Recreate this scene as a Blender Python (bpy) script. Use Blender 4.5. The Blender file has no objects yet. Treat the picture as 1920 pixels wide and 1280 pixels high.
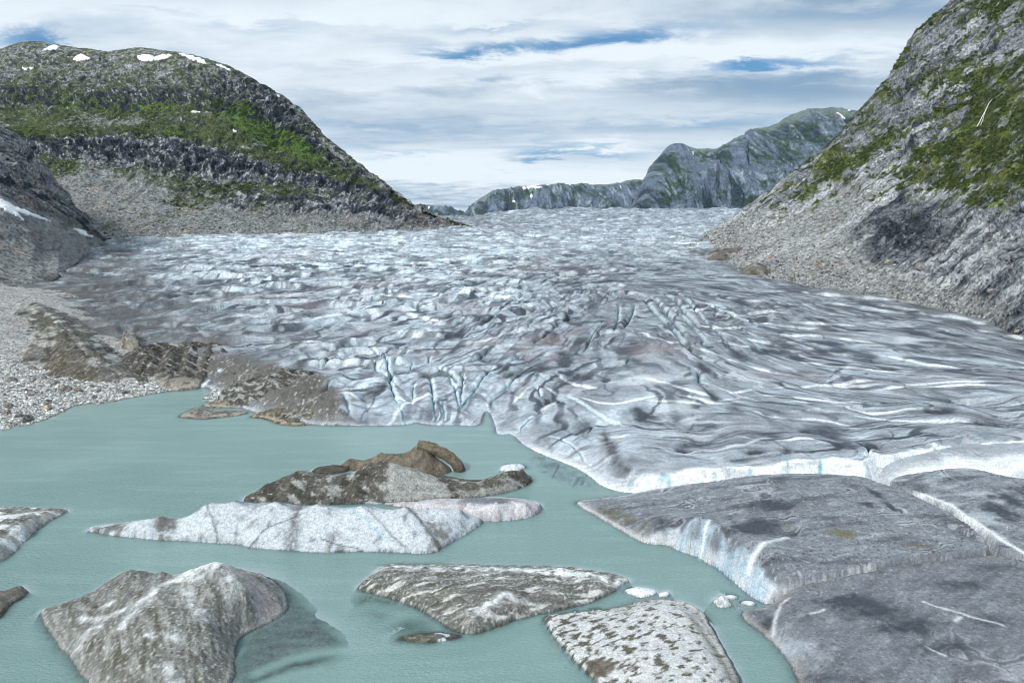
import bpy, math, random
import numpy as np
from mathutils import Vector
R = math.radians
rng = np.random.default_rng(7)
random.seed(7)
S = bpy.context.scene

# ------------------------------------------------------------------ camera
CAM_H, PITCH, FPX = 60.0, 9.5, 1280.0          # metres over the lake, degrees down, focal length in 1920-px pixels
cam = bpy.data.cameras.new("camera"); camo = bpy.data.objects.new("camera", cam)
S.collection.objects.link(camo)
camo.location = (0, 0, CAM_H); camo.rotation_euler = (R(90 - PITCH), 0, 0)
cam.sensor_width = 36; cam.lens = 24; cam.clip_start = 1; cam.clip_end = 60000
S.camera = camo

# ------------------------------------------------------------------ light, sky, exposure
SUN_DIR = Vector((-0.62, -0.62, 0.72)).normalized()
sun = bpy.data.lights.new("sun", 'SUN'); sun.energy = 3.0; sun.angle = R(9); sun.color = (1, .96, .9)
suno = bpy.data.objects.new("sun", sun); S.collection.objects.link(suno)
suno.rotation_euler = SUN_DIR.to_track_quat('Z', 'Y').to_euler()
S.view_settings.view_transform = 'Standard'; S.view_settings.look = 'None'
S.view_settings.exposure = 0.14; S.view_settings.gamma = 1.0; S.view_settings.use_curve_mapping = False
S.cycles.pixel_filter_type = 'BLACKMAN_HARRIS'; S.cycles.filter_width = 1.0
S.cycles.max_bounces = 5; S.cycles.diffuse_bounces = 3; S.cycles.transparent_max_bounces = 8


class NT:
    """small helper for building node trees"""
    def __init__(self, tree):
        self.t = tree
    def n(self, typ, **kw):
        nd = self.t.nodes.new(typ)
        for k, v in kw.items():
            setattr(nd, k, v)
        return nd
    def put(self, sock, v):
        if hasattr(v, 'links') or isinstance(v, bpy.types.NodeSocket):
            self.t.links.new(v, sock)
        else:
            sock.default_value = v
    def math(self, op, a, b=0.0, c=None, clamp=False):
        nd = self.n('ShaderNodeMath', operation=op); nd.use_clamp = clamp
        self.put(nd.inputs[0], a); self.put(nd.inputs[1], b)
        if c is not None: self.put(nd.inputs[2], c)
        return nd.outputs[0]
    def smooth(self, x, lo, hi):
        nd = self.n('ShaderNodeMapRange', interpolation_type='SMOOTHSTEP')
        self.put(nd.inputs[0], x); nd.inputs[1].default_value = lo; nd.inputs[2].default_value = hi
        return nd.outputs[0]
    def mix(self, f, a, b, mode='MIX'):
        nd = self.n('ShaderNodeMix', data_type='RGBA', blend_type=mode)
        self.put(nd.inputs[0], f); self.put(nd.inputs[6], a); self.put(nd.inputs[7], b)
        return nd.outputs[2]
    def noise(self, vec, scale, detail=4, rough=.55, dist=0.0):
        nd = self.n('ShaderNodeTexNoise'); self.put(nd.inputs['Vector'], vec)
        nd.inputs['Scale'].default_value = scale; nd.inputs['Detail'].default_value = detail
        nd.inputs['Roughness'].default_value = rough; nd.inputs['Distortion'].default_value = dist
        return nd.outputs['Fac']
    def comb(self, x, y, z=0.0):
        nd = self.n('ShaderNodeCombineXYZ')
        self.put(nd.inputs[0], x); self.put(nd.inputs[1], y); self.put(nd.inputs[2], z)
        return nd.outputs[0]


def build_world():
    w = bpy.data.worlds.new("World"); S.world = w; w.use_nodes = True
    t = w.node_tree; t.nodes.clear(); k = NT(t)
    out = k.n('ShaderNodeOutputWorld'); bg = k.n('ShaderNodeBackground')
    t.links.new(bg.outputs[0], out.inputs[0])
    sky = k.n('ShaderNodeTexSky', sky_type='NISHITA'); sky.sun_disc = False
    sky.sun_elevation = math.asin(SUN_DIR.z); sky.sun_rotation = math.atan2(SUN_DIR.x, SUN_DIR.y)
    sky.altitude = 500; sky.air_density = 1.0; sky.dust_density = .6; sky.ozone_density = 1.5
    STR = 0.10
    bg.inputs[1].default_value = STR
    tc = k.n('ShaderNodeTexCoord'); sep = k.n('ShaderNodeSeparateXYZ')
    t.links.new(tc.outputs['Generated'], sep.inputs[0])
    x, y, z = sep.outputs
    zz = k.math('ADD', k.math('MAXIMUM', z, 0.0), .10)
    px, py = k.math('DIVIDE', x, zz), k.math('DIVIDE', y, zz)
    # cloud sheets seen from below: noise on a flat layer overhead
    band = k.noise(k.comb(k.math('MULTIPLY', px, .30), k.math('ADD', k.math('MULTIPLY', py, 1.0), k.math('MULTIPLY', px, .10))), 1.3, 6, .55, .4)
    fine = k.noise(k.comb(k.math('MULTIPLY', px, .8), py, 3.0), 3.5, 8, .62, .3)
    broad = k.noise(k.comb(k.math('MULTIPLY', px, .5), py, 9.0), .8, 4, .5)
    puff = k.noise(tc.outputs['Generated'], 9.0, 8, .6)
    puff2 = k.noise(k.comb(x, y, k.math('MULTIPLY', z, 2.6)), 5.0, 9, .6, .3)
    ys = k.math('MAXIMUM', y, .05)
    az, el = k.math('DIVIDE', x, ys), k.math('DIVIDE', z, ys)
    warp = k.math('ADD', k.math('MULTIPLY', k.math('SUBTRACT', fine, .5), .07), k.math('MULTIPLY', k.math('SUBTRACT', puff2, .5), .03))
    ew = k.math('ADD', el, warp)
    front = k.math('GREATER_THAN', y, .05)
    def blob(a0, e0, ra, re, tilt=0.0):
        da = k.math('SUBTRACT', az, a0)
        de = k.math('SUBTRACT', k.math('SUBTRACT', ew, e0), k.math('MULTIPLY', da, tilt))
        q = k.math('ADD', k.math('POWER', k.math('ABSOLUTE', k.math('DIVIDE', da, ra)), 2.0), k.math('POWER', k.math('ABSOLUTE', k.math('DIVIDE', de, re)), 2.0))
        return k.math('MULTIPLY', k.math('EXPONENT', k.math('MULTIPLY', q, -1.0)), front)
    def add(*v):
        r = v[0]
        for i in v[1:]: r = k.math('ADD', r, i)
        return r
    c = lambda u, v: sky_pix(u, v)
    gaps = []
    for (u, v, ru, rv, tl, amp) in SKY_GAPS:
        a0, e0 = c(u, v)
        gaps.append(k.math('MULTIPLY', blob(a0, e0, ru / 1280, rv / 1280, tl), amp))
    lights = []
    for (u, v, ru, rv, tl, amp) in SKY_LIGHT:
        a0, e0 = c(u, v)
        lights.append(k.math('MULTIPLY', blob(a0, e0, ru / 1280, rv / 1280, tl), amp))
    gap = k.math('MULTIPLY', add(*gaps), k.smooth(fine, .25, .62))
    cover = k.math('SUBTRACT', k.math('ADD', k.math('MULTIPLY', band, .55), k.math('MULTIPLY', fine, .45)), gap)
    cov = k.smooth(cover, .06, .50)
    lum = add(k.math('MULTIPLY', band, .55), k.math('MULTIPLY', fine, .32), k.math('MULTIPLY', broad, .35), k.math('MULTIPLY', puff2, .25), add(*lights))
    lum = k.smooth(lum, .40, .94)
    ccol = k.mix(lum, (2.6, 3.8, 5.2, 1), (7.8, 8.6, 9.2, 1))
    blue = k.mix(1.0, sky.outputs[0], (1.2, 1.65, 2.0, 1), 'MULTIPLY')
    blue = k.mix(.85, blue, (.95, 2.5, 4.4, 1))
    col = k.mix(cov, blue, ccol)
    t.links.new(col, bg.inputs[0])


def ray(u, v):
    u = np.asarray(u, float); v = np.asarray(v, float)
    a = (u - 960) / FPX; b = (640 - v) / FPX
    cp, sp = math.cos(R(PITCH)), math.sin(R(PITCH))
    return np.stack([a, cp + b * sp, -sp + b * cp], -1)


def sky_pix(u, v):
    d = ray(u, v)
    return float(d[0] / d[1]), float(d[2] / d[1])


def on_z(u, v, z=0.0):
    d = ray(u, v); s = (np.asarray(z, float) - CAM_H) / d[..., 2]
    return np.stack([d[..., 0] * s, d[..., 1] * s, np.broadcast_to(z, s.shape)], -1)


def at_y(u, v, y):
    d = ray(u, v); s = np.asarray(y, float) / d[..., 1]
    return np.stack([d[..., 0] * s, d[..., 1] * s, CAM_H + d[..., 2] * s], -1)


def to_pix(p):
    cp, sp = math.cos(R(PITCH)), math.sin(R(PITCH))
    y, z = p[..., 1], p[..., 2] - CAM_H
    dep = y * cp - z * sp
    return 960 + FPX * p[..., 0] / dep, 640 - FPX * (y * sp + z * cp) / dep


SKY_GAPS = [  # u, v, radius u, radius v, tilt, strength : where blue shows between the cloud sheets
    (90, 66, 120, 20, .05, .52), (1080, 74, 270, 15, .10, .46), (1450, 118, 140, 12, .05, .38), (1165, 70, 60, 8, .1, .16), (1400, 114, 60, 6, 0, .2),
    (860, 95, 110, 12, 0, .26), (1010, 292, 60, 9, 0, .34), (1120, 284, 130, 10, 0, .32), (1380, 232, 150, 14, 0, .28),
    (820, 395, 130, 8, 0, .24), (760, 285, 100, 9, 0, .24), (520, 45, 180, 12, 0, .22), (930, 45, 160, 10, .05, .22), (1640, 22, 180, 10, 0, .16), (650, 240, 120, 10, 0, .16), (300, 20, 120, 8, 0, .16)]
SKY_LIGHT = [
    (800, 312, 190, 26, 0, .34), (1130, 268, 60, 12, 0, .22), (1400, 90, 420, 16, .02, .26), (980, 100, 330, 14, .06, .22), (1080, 135, 400, 14, .05, .15),
    (1130, 330, 120, 16, 0, .2), (640, 345, 200, 14, 0, .1), (1500, 128, 110, 6, 0, .2), (400, 30, 400, 25, 0, .14),
    (1450, 175, 330, 28, 0, -.26), (700, 200, 300, 22, 0, -.05), (1350, 240, 260, 22, 0, -.12), (880, 382, 200, 12, 0, -.1), (1600, 20, 300, 26, 0, -.16)]
build_world()

# ------------------------------------------------------------------ noise toolbox (numpy)
def _hash(ix, iy, seed):
    with np.errstate(over='ignore'):
        h = ix.astype(np.uint32) * np.uint32(374761393) + iy.astype(np.uint32) * np.uint32(668265263) + np.uint32(seed * 1442695041 % (2**32))
        h = (h ^ (h >> np.uint32(13))) * np.uint32(1274126177)
        h ^= h >> np.uint32(16)
    return h


_ANG = np.linspace(0, 2 * np.pi, 64, endpoint=False)
_GX, _GY = np.cos(_ANG).astype(np.float32), np.sin(_ANG).astype(np.float32)


def perlin(x, y, seed=0):
    x = np.asarray(x, np.float32); y = np.asarray(y, np.float32)
    xf, yf = np.floor(x), np.floor(y)
    ix, iy = xf.astype(np.int64), yf.astype(np.int64)
    fx, fy = x - xf, y - yf
    u = fx * fx * fx * (fx * (fx * 6 - 15) + 10); v = fy * fy * fy * (fy * (fy * 6 - 15) + 10)
    def g(dx, dy):
        h = _hash(ix + dx, iy + dy, seed) & np.uint32(63)
        return _GX[h] * (fx - dx) + _GY[h] * (fy - dy)
    a = g(0, 0); b = g(1, 0); c = g(0, 1); d = g(1, 1)
    a += u * (b - a); c += u * (d - c)
    return (a + v * (c - a)) * np.float32(1.5)        # about -1..1


def fbm(x, y, seed=0, octaves=4, gain=.5, lac=2.03):
    s = 0; a = 1.0; n = 0
    for o in range(octaves):
        s = s + a * perlin(x, y, seed + o * 17); n += a
        x = x * lac + 3.7; y = y * lac - 1.9; a *= gain
    return s / n


def ridged(x, y, seed=0, octaves=4, gain=.5, lac=2.03):
    """1 on sharp crests, 0 in hollows"""
    s = 0; a = 1.0; n = 0
    for o in range(octaves):
        s = s + a * (1 - np.minimum(np.abs(perlin(x, y, seed + o * 17)) * 1.35, 1)); n += a
        x = x * lac + 3.7; y = y * lac - 1.9; a *= gain
    return s / n


def sst(x, a, b):
    t = np.clip((x - a) / (b - a), 0, 1)
    return t * t * (3 - 2 * t)


def lerp(a, b, t):
    return a + (b - a) * t


def mixc(c, col, m):
    return c + (np.asarray(col, np.float32) - c) * np.clip(m, 0, 1)[..., None]


def seg_dist(px, py, pts):
    """distance to a polyline, signed side of the nearest segment (+ left of travel), running parameter 0..1"""
    pts = np.asarray(pts, float)[:, :2]
    best = np.full(px.shape, 1e18); side = np.zeros(px.shape); tp = np.zeros(px.shape)
    L = np.hypot(*(np.diff(pts, axis=0).T)); cum = np.concatenate([[0], np.cumsum(L)])
    for i in range(len(pts) - 1):
        ax, ay = pts[i]; dx, dy = pts[i + 1] - pts[i]; ll = max(dx * dx + dy * dy, 1e-9)
        t = np.clip(((px - ax) * dx + (py - ay) * dy) / ll, 0, 1)
        qx, qy = px - (ax + t * dx), py - (ay + t * dy)
        d2 = qx * qx + qy * qy
        m = d2 < best
        best[m] = d2[m]
        side[m] = np.sign(dx * qy - dy * qx)[m]
        tp[m] = ((cum[i] + t * L[i]) / cum[-1])[m]
    return np.sqrt(best), side, tp


def inside(px, py, poly):
    poly = np.asarray(poly, float); r = np.zeros(px.shape, bool)
    j = len(poly) - 1
    for i in range(len(poly)):
        xi, yi = poly[i, :2]; xj, yj = poly[j, :2]
        if yi != yj:
            c = ((yi > py) != (yj > py)) & (px < (xj - xi) * (py - yi) / (yj - yi) + xi)
            r ^= c
        j = i
    return r


def sdf(px, py, poly):
    """signed distance to a closed polygon, + inside"""
    poly = np.asarray(poly, float)[:, :2]
    d, _, _ = seg_dist(px, py, np.vstack([poly, poly[:1]]))
    return np.where(inside(px, py, poly), d, -d)


def smooth_poly(pts, closed=True, n=3, amp=0.0, seed=0):
    """Chaikin rounding and a little raggedness of an outline"""
    p = np.asarray(pts, float)[:, :2]
    for _ in range(n):
        q = np.roll(p, -1, 0) if closed else p[1:]
        a = p if closed else p[:-1]
        r = np.empty((len(a) * 2, 2)); r[0::2] = a * .75 + q * .25; r[1::2] = a * .25 + q * .75
        p = r if closed else np.vstack([p[:1], r, p[-1:]])
    if amp:
        p = p + amp * np.stack([fbm(p[:, 0] / 3, p[:, 1] / 3, seed, 3), fbm(p[:, 0] / 3 + 50, p[:, 1] / 3, seed, 3)], -1)
    return p


def rbf(ctrl, eps=1.0):
    c = np.asarray(ctrl, float); n = len(c)
    ph = lambda d2: np.sqrt(d2 + eps * eps)
    d2 = ((c[:, None, :2] - c[None, :, :2]) ** 2).sum(-1)
    A = np.zeros((n + 3, n + 3)); A[:n, :n] = -ph(d2); A[:n, n] = 1; A[:n, n + 1:] = c[:, :2]; A[n:, :n] = A[:n, n:].T
    A[:n, :n] += np.eye(n) * 1e-6
    w = np.linalg.lstsq(A, np.concatenate([c[:, 2], [0, 0, 0]]), rcond=None)[0]
    def f(x, y):
        s = w[n] + w[n + 1] * x + w[n + 2] * y
        for i in range(n):
            s = s - w[i] * np.sqrt((x - c[i, 0]) ** 2 + (y - c[i, 1]) ** 2 + eps * eps)
        return s
    return f


# ------------------------------------------------------------------ mesh building
def mesh_obj(name, V, F, col=None, mat=None, parent=None, smooth=True, extra=None):
    """V (n,3), F (m,3|4) arrays, col (n,3) albedo per vertex"""
    V = np.ascontiguousarray(V, np.float32); F = np.ascontiguousarray(F, np.int32)
    me = bpy.data.meshes.new(name); m, k = F.shape
    me.vertices.add(len(V)); me.vertices.foreach_set('co', V.ravel())
    me.loops.add(m * k); me.loops.foreach_set('vertex_index', F.ravel())
    me.polygons.add(m); me.polygons.foreach_set('loop_start', np.arange(0, m * k, k, dtype=np.int32))
    me.polygons.foreach_set('use_smooth', np.full(m, smooth, bool))
    me.update(calc_edges=True)
    if col is not None:
        a = me.attributes.new('albedo', 'FLOAT_COLOR', 'POINT')
        cc = np.ones((len(V), 4), np.float32); cc[:, :3] = np.clip(col, .004, .92); a.data.foreach_set('color', cc.ravel())
    for nm, arr in (extra or {}).items():
        a = me.attributes.new(nm, 'FLOAT', 'POINT'); a.data.foreach_set('value', np.ascontiguousarray(arr, np.float32).ravel())
    if mat: me.materials.append(mat)
    o = bpy.data.objects.new(name, me); S.collection.objects.link(o)
    if parent is not None: o.parent = parent
    return o


def grid_faces(nr, nc, keep=None):
    i = np.arange((nr - 1) * (nc - 1)); r, c = i // (nc - 1), i % (nc - 1)
    a = r * nc + c
    F = np.stack([a, a + 1, a + nc + 1, a + nc], -1)
    if keep is not None: F = F[keep.ravel()]
    return F


def compact(V, F, *arrs):
    used = np.zeros(len(V), bool); used[F.ravel()] = True
    idx = np.cumsum(used) - 1
    return (V[used], idx[F]) + tuple(a[used] for a in arrs)


def grid_normals(P):
    a = np.gradient(P, axis=1); b = np.gradient(P, axis=0)
    n = np.cross(a, b); n /= np.linalg.norm(n, axis=-1, keepdims=True) + 1e-9
    return n


def terrain_mat(name, scales, contrast, bump, bdist, rough=.8, spec=.25, warm=0.0, vor=None, sss=0.0):
    """albedo attribute times several sizes of grain, with matching bumps"""
    m = bpy.data.materials.new(name); m.use_nodes = True
    t = m.node_tree; k = NT(t); b = t.nodes['Principled BSDF']
    at = k.n('ShaderNodeAttribute', attribute_name='albedo')
    geo = k.n('ShaderNodeNewGeometry'); pos = geo.outputs['Position']
    g = None
    for i, (sc, wt) in enumerate(scales):
        if isinstance(sc, tuple):
            mp = k.n('ShaderNodeMapping'); t.links.new(pos, mp.inputs[0]); mp.inputs['Scale'].default_value = sc
            f = k.noise(mp.outputs[0], 1.0, 5, .65)
        else:
            f = k.noise(pos, sc, 5, .65)
        f = k.math('MULTIPLY', k.math('SUBTRACT', f, .5), wt * 2.3)
        g = f if g is None else k.math('ADD', g, f)
    if vor:
        vn = k.n('ShaderNodeTexVoronoi'); t.links.new(pos, vn.inputs['Vector']); vn.inputs['Scale'].default_value = vor[0]
        sp = k.n('ShaderNodeSeparateColor'); t.links.new(vn.outputs['Color'], sp.inputs[0])
        f = k.math('MULTIPLY', k.math('SUBTRACT', sp.outputs[0], .5), vor[1]); g = k.math('ADD', g, f)
    mul = k.math('MAXIMUM', k.math('ADD', k.math('MULTIPLY', g, contrast), 1.0), .12)
    cm = k.n('ShaderNodeCombineColor')
    for j in range(3): t.links.new(mul, cm.inputs[j])
    c = k.mix(1.0, at.outputs['Color'], cm.outputs[0], 'MULTIPLY')
    c2 = k.n('ShaderNodeMix', data_type='RGBA', blend_type='MIX'); c2.clamp_result = True
    t.links.new(c, c2.inputs[6]); c2.inputs[0].default_value = 0.0
    t.links.new(c2.outputs[2], b.inputs['Base Color'])
    b.inputs['Roughness'].default_value = rough; b.inputs['Specular IOR Level'].default_value = spec
    if bump:
        bp = k.n('ShaderNodeBump'); bp.inputs['Strength'].default_value = bump; bp.inputs['Distance'].default_value = bdist
        t.links.new(g, bp.inputs['Height']); t.links.new(bp.outputs[0], b.inputs['Normal'])
    return m


def tag(o, label=None, cat=None, group=None, kind=None):
    for k_, v_ in (('label', label), ('category', cat), ('group', group), ('kind', kind)):
        if v_: o[k_] = v_
    return o


# real-world colours (linear)
WHITE = np.array((.80, .84, .86)); PALE = np.array((.60, .66, .71)); BLUE = np.array((.36, .62, .72)); DEEP = np.array((.10, .34, .42))
GREY = np.array((.285, .350, .405)); GREYD = np.array((.17, .19, .225)); INK = np.array((.045, .055, .07)); MAUVE = np.array((.33, .325, .37)); RUST = np.array((.30, .245, .24))
TILL = np.array((.118, .112, .098)); TILLP = np.array((.33, .305, .26)); GRAVEL = np.array((.40, .41, .39)); OLIVE = np.array((.10, .095, .06))
ROCK = np.array((.285, .285, .28)); ROCKP = np.array((.50, .50, .485)); ROCKD = np.array((.058, .07, .088)); TAN = np.array((.36, .29, .22)); SCREE = np.array((.25, .252, .238))
GRASS = np.array((.105, .145, .045)); GRASSD = np.array((.055, .072, .034)); MOSS = np.array((.135, .15, .03)); SNOW = np.array((.86, .88, .90))

M_ICE = terrain_mat('glacier_ice', [(2.3, .8), (.9, .5), (.3, .2), ((.06, .6, .6), .4)], .8, .35, .3, rough=.55, spec=.3)
M_ICE_NEAR = terrain_mat('dirty_block_ice', [(3.0, 1.0), (1.1, .3), ((.15, 1.2, 1.2), .4)], .65, .5, .16, rough=.6, spec=.25)
M_BERG = terrain_mat('iceberg_ice', [(3.4, .9), (1.4, .6), (.35, .25)], .8, .6, .2, rough=.6, spec=.25)
M_TILL = terrain_mat('till', [(2.4, .9), (.8, .7), (.2, .4)], 1.0, .8, .35, rough=.95, spec=.08)
M_ROCK = terrain_mat('mountain_rock', [(.75, 1.1), (.22, .8), (.04, .3)], 1.25, .9, 2.2, rough=.95, spec=.08, vor=(.5, .7))
M_FARROCK = terrain_mat('far_mountain_rock', [(.12, .9), (.03, .7)], 1.0, .8, 8, rough=.95, spec=.05)
M_RUBBLE = terrain_mat('shore_rubble', [(2.2, .9), (.5, .4)], 1.0, .8, .4, rough=.95, spec=.08, vor=(1.7, 1.0))
M_SNOW = terrain_mat('old_snow', [(.3, .5), (.05, .5)], .18, .2, .4, rough=.6, spec=.3)

# ------------------------------------------------------------------ glacier: one sheet of ice from the lake to the skyline
_BY = [0, 150, 195, 240, 300, 400, 500, 650, 800, 1100, 1400, 1700, 2000, 2350, 2650, 2900, 3400]
_BZ = [2, 3.0, 3.6, 5.2, 8, 12, 16, 23, 30, 44, 57, 72, 90, 112, 128, 129, 90]


def g_base(x, y):
    z = np.interp(y, _BY, _BZ)
    z = z - 28 * sst(y, 1500, 2300) * sst(-x, -110, 190)
    near_r = sst(x, 18, 70) * (1 - sst(y, 230, 420))
    return z + near_r * 4.3 * sst(y, 118, 165)


def on_glacier(u, v, off=0.0):
    """where the sight line through a photo pixel meets the smooth glacier surface"""
    d = ray(u, v); d = d / d[1]
    lo = np.linspace(60, 3300, 7000); z = CAM_H + d[2] * lo; b = g_base(d[0] * lo, lo) + off
    i = np.argmax(z < b) if (z < b).any() else len(lo) - 1
    return np.array([d[0] * lo[i], lo[i], b[i]])


def gpoly(pts):
    return np.array([on_glacier(u, v) for u, v in pts])


# waterline of the ice front in photo pixels, then the foot of the white wall along the canyon
FRONT_PX = [(-300, 640), (60, 668), (200, 690), (330, 715), (400, 728), (430, 752), (480, 775), (560, 793), (600, 797), (690, 798), (740, 797), (768, 795), (780, 791),
            (805, 797), (850, 796), (880, 798), (899, 797), (903, 785), (908, 772), (917, 771), (924, 783), (930, 800), (932, 815), (960, 812),
            (968, 820), (985, 836), (1020, 853), (1060, 868), (1090, 881), (1112, 897), (1132, 913), (1165, 922), (1195, 925)]
WALL_TOP = [(1240, 897, 3.2), (1290, 882, 4.6), (1350, 873, 5.4), (1400, 867, 6.2), (1480, 862, 7), (1560, 856, 7.6), (1600, 854, 8), (1622, 862, 7.6), (1640, 842, 8.5), (1690, 832, 9), (1760, 820, 9.4), (1830, 812, 9.6), (1920, 806, 9.8), (2080, 797, 10), (2300, 790, 10)]
f_px = [on_z(u, v, 0)[:2] for u, v in FRONT_PX]
f_wall = [on_z(u, v, z)[:2] + np.array((0, -z * .38)) for u, v, z in WALL_TOP]
FRONT = np.array(f_px + f_wall)
FRONT_S = np.vstack([smooth_poly(FRONT, closed=False, n=2)])
FRONT_POLY = np.vstack([FRONT_S, [(700, 170), (3500, 3500), (-3500, 3500), (-900, 330)]])

# traced features of the ice: (photo polyline, kind, width m, depth/height m, whiteness)
SCARPS = [  # low ice steps whose clean white faces look towards the lake
    [(1035, 728), (1060, 735), (1100, 752), (1150, 757), (1190, 752), (1230, 742), (1270, 741), (1320, 752), (1350, 760), (1400, 752), (1440, 752), (1500, 752), (1580, 758), (1700, 768), (1920, 778)],
    [(1040, 700), (1075, 718), (1120, 727)], [(1200, 710), (1260, 722), (1320, 740), (1345, 748)], [(1345, 755), (1390, 742), (1440, 740), (1520, 745), (1620, 755)],
    [(1360, 735), (1450, 728), (1560, 720), (1640, 715), (1660, 720)], [(1560, 720), (1700, 722), (1860, 716), (1920, 716)], [(1640, 728), (1720, 724), (1800, 722), (1920, 724)],
    [(1160, 748), (1260, 755), (1320, 758)], [(1380, 815), (1420, 824), (1480, 828), (1540, 826)], [(620, 745), (640, 738), (660, 740), (690, 752), (710, 754)],
    [(690, 785), (720, 780), (745, 762), (760, 748), (790, 742), (815, 738), (830, 730)], [(735, 740), (760, 748)], [(960, 745), (985, 728), (1010, 722), (1040, 728), (1060, 740)],
    [(1180, 620), (1260, 640), (1340, 668), (1400, 690), (1500, 708)], [(1480, 600), (1560, 606), (1620, 612)], [(1560, 573), (1620, 577), (1680, 583)], [(1590, 556), (1640, 560), (1700, 563)],
    [(1700, 588), (1760, 590), (1810, 598), (1850, 610)], [(1830, 618), (1880, 625), (1925, 638)], [(1640, 572), (1680, 575), (1720, 584)], [(1420, 600), (1470, 610), (1540, 612)],
    [(1330, 585), (1380, 592), (1420, 580), (1480, 585)], [(1300, 610), (1350, 618), (1400, 612)], [(1120, 815), (1150, 822), (1180, 820)],
    [(1640, 560), (1560, 552), (1500, 548)], [(1380, 560), (1450, 566), (1530, 574)], [(1250, 585), (1300, 580), (1350, 570)], [(1400, 640), (1500, 652), (1600, 668)], [(1450, 625), (1560, 632), (1640, 645)],
    [(1350, 700), (1400, 708), (1470, 716)], [(1500, 680), (1600, 688), (1720, 700)], [(1600, 775), (1720, 786), (1850, 790)], [(1400, 775), (1500, 782), (1600, 786)],
    [(1600, 660), (1700, 676), (1800, 690)], [(640, 560), (720, 552), (800, 562)], [(470, 652), (540, 640), (600, 632)], [(520, 610), (600, 598), (690, 590)], [(310, 640), (360, 630), (420, 640)],
    [(280, 565), (340, 560), (420, 566)], [(420, 600), (480, 590), (540, 586)], [(560, 645), (620, 640), (690, 632)], [(630, 700), (660, 690), (700, 680)], [(870, 640), (940, 628), (1000, 615)],
    [(330, 632), (400, 620), (470, 600), (540, 592)], [(700, 600), (760, 592), (840, 600)], [(850, 560), (930, 550), (1000, 558)], [(440, 560), (520, 552), (600, 545)]]
CREVS = [   # open cracks (dark, blue inside)
    [(600, 735), (625, 712), (660, 700), (700, 694)], [(655, 650), (690, 655), (720, 668)], [(590, 690), (640, 672), (700, 665)], [(820, 690), (842, 700), (858, 720)], [(870, 700), (866, 725), (862, 755)], [(880, 680), (905, 660), (940, 640)], [(935, 730), (960, 712), (985, 700)],
    [(700, 640), (760, 625), (820, 618)], [(780, 650), (830, 636), (880, 628)], [(560, 620), (620, 610), (690, 604)], [(430, 655), (500, 640), (560, 636)], [(380, 615), (450, 600), (520, 592)], [(900, 610), (950, 590), (990, 575)], [(1000, 640), (1040, 610), (1080, 590)], [(1090, 660), (1110, 630), (1130, 600)],
    [(760, 780), (756, 765), (748, 752)], [(833, 786), (830, 765), (832, 745)], [(880, 790), (884, 775), (896, 762)], [(960, 800), (985, 780), (1010, 770)], [(1000, 770), (1030, 760), (1060, 752)], [(330, 590), (400, 578), (470, 572)], [(640, 580), (720, 572), (800, 570)],
    [(1205, 560), (1225, 585), (1250, 610), (1265, 625), (1295, 660), (1320, 680)], [(1215, 555), (1240, 575), (1262, 600), (1285, 635)], [(1255, 575), (1280, 595), (1300, 618), (1330, 650)],
    [(1230, 548), (1262, 560), (1290, 590), (1310, 615)], [(1190, 570), (1185, 590), (1165, 620)], [(1265, 545), (1300, 575), (1320, 600), (1370, 650)], [(1160, 575), (1158, 600), (1150, 625)],
    [(740, 680), (752, 665), (765, 655)], [(765, 700), (770, 680), (772, 672)], [(802, 672), (806, 660)], [(770, 720), (778, 715), (790, 705), (800, 700)], [(806, 708), (810, 740), (816, 765), (820, 788)],
    [(835, 707), (850, 722), (858, 740), (860, 757)], [(862, 758), (872, 740), (890, 725), (905, 705), (925, 685)], [(915, 770), (920, 740), (922, 730)], [(908, 768), (918, 745)],
    [(720, 660), (728, 690), (736, 715)], [(645, 740), (650, 755), (654, 768)], [(775, 720), (774, 745)], [(690, 668), (710, 690), (730, 715)], [(745, 690), (730, 705), (735, 730), (748, 755)],
    [(1300, 690), (1310, 700), (1312, 720)], [(1310, 720), (1330, 722)], [(1115, 705), (1140, 695), (1170, 685), (1182, 668)], [(930, 690), (960, 672), (985, 655)], [(940, 700), (970, 690)],
    [(1000, 725), (1010, 730), (1012, 740)], [(1060, 740), (1080, 752), (1100, 770), (1140, 790), (1180, 802)], [(1025, 805), (1060, 820), (1085, 835), (1120, 870)], [(1070, 822), (1095, 812), (1115, 795)],
    [(960, 560), (1010, 540), (1060, 520)], [(920, 600), (960, 575), (1010, 560)], [(1020, 600), (1060, 575), (1100, 560)], [(840, 540), (900, 520), (960, 510)], [(1100, 540), (1140, 530), (1190, 540)],
    [(1330, 720), (1380, 740), (1420, 750)], [(1290, 560), (1340, 575), (1400, 600), (1460, 615)], [(1340, 640), (1400, 655), (1440, 660)], [(1380, 610), (1430, 640), (1500, 660)],
    [(1760, 845), (1752, 832)], [(1620, 862), (1634, 846), (1622, 826), (1608, 818)], [(1415, 868), (1424, 885), (1432, 905)]]
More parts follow.
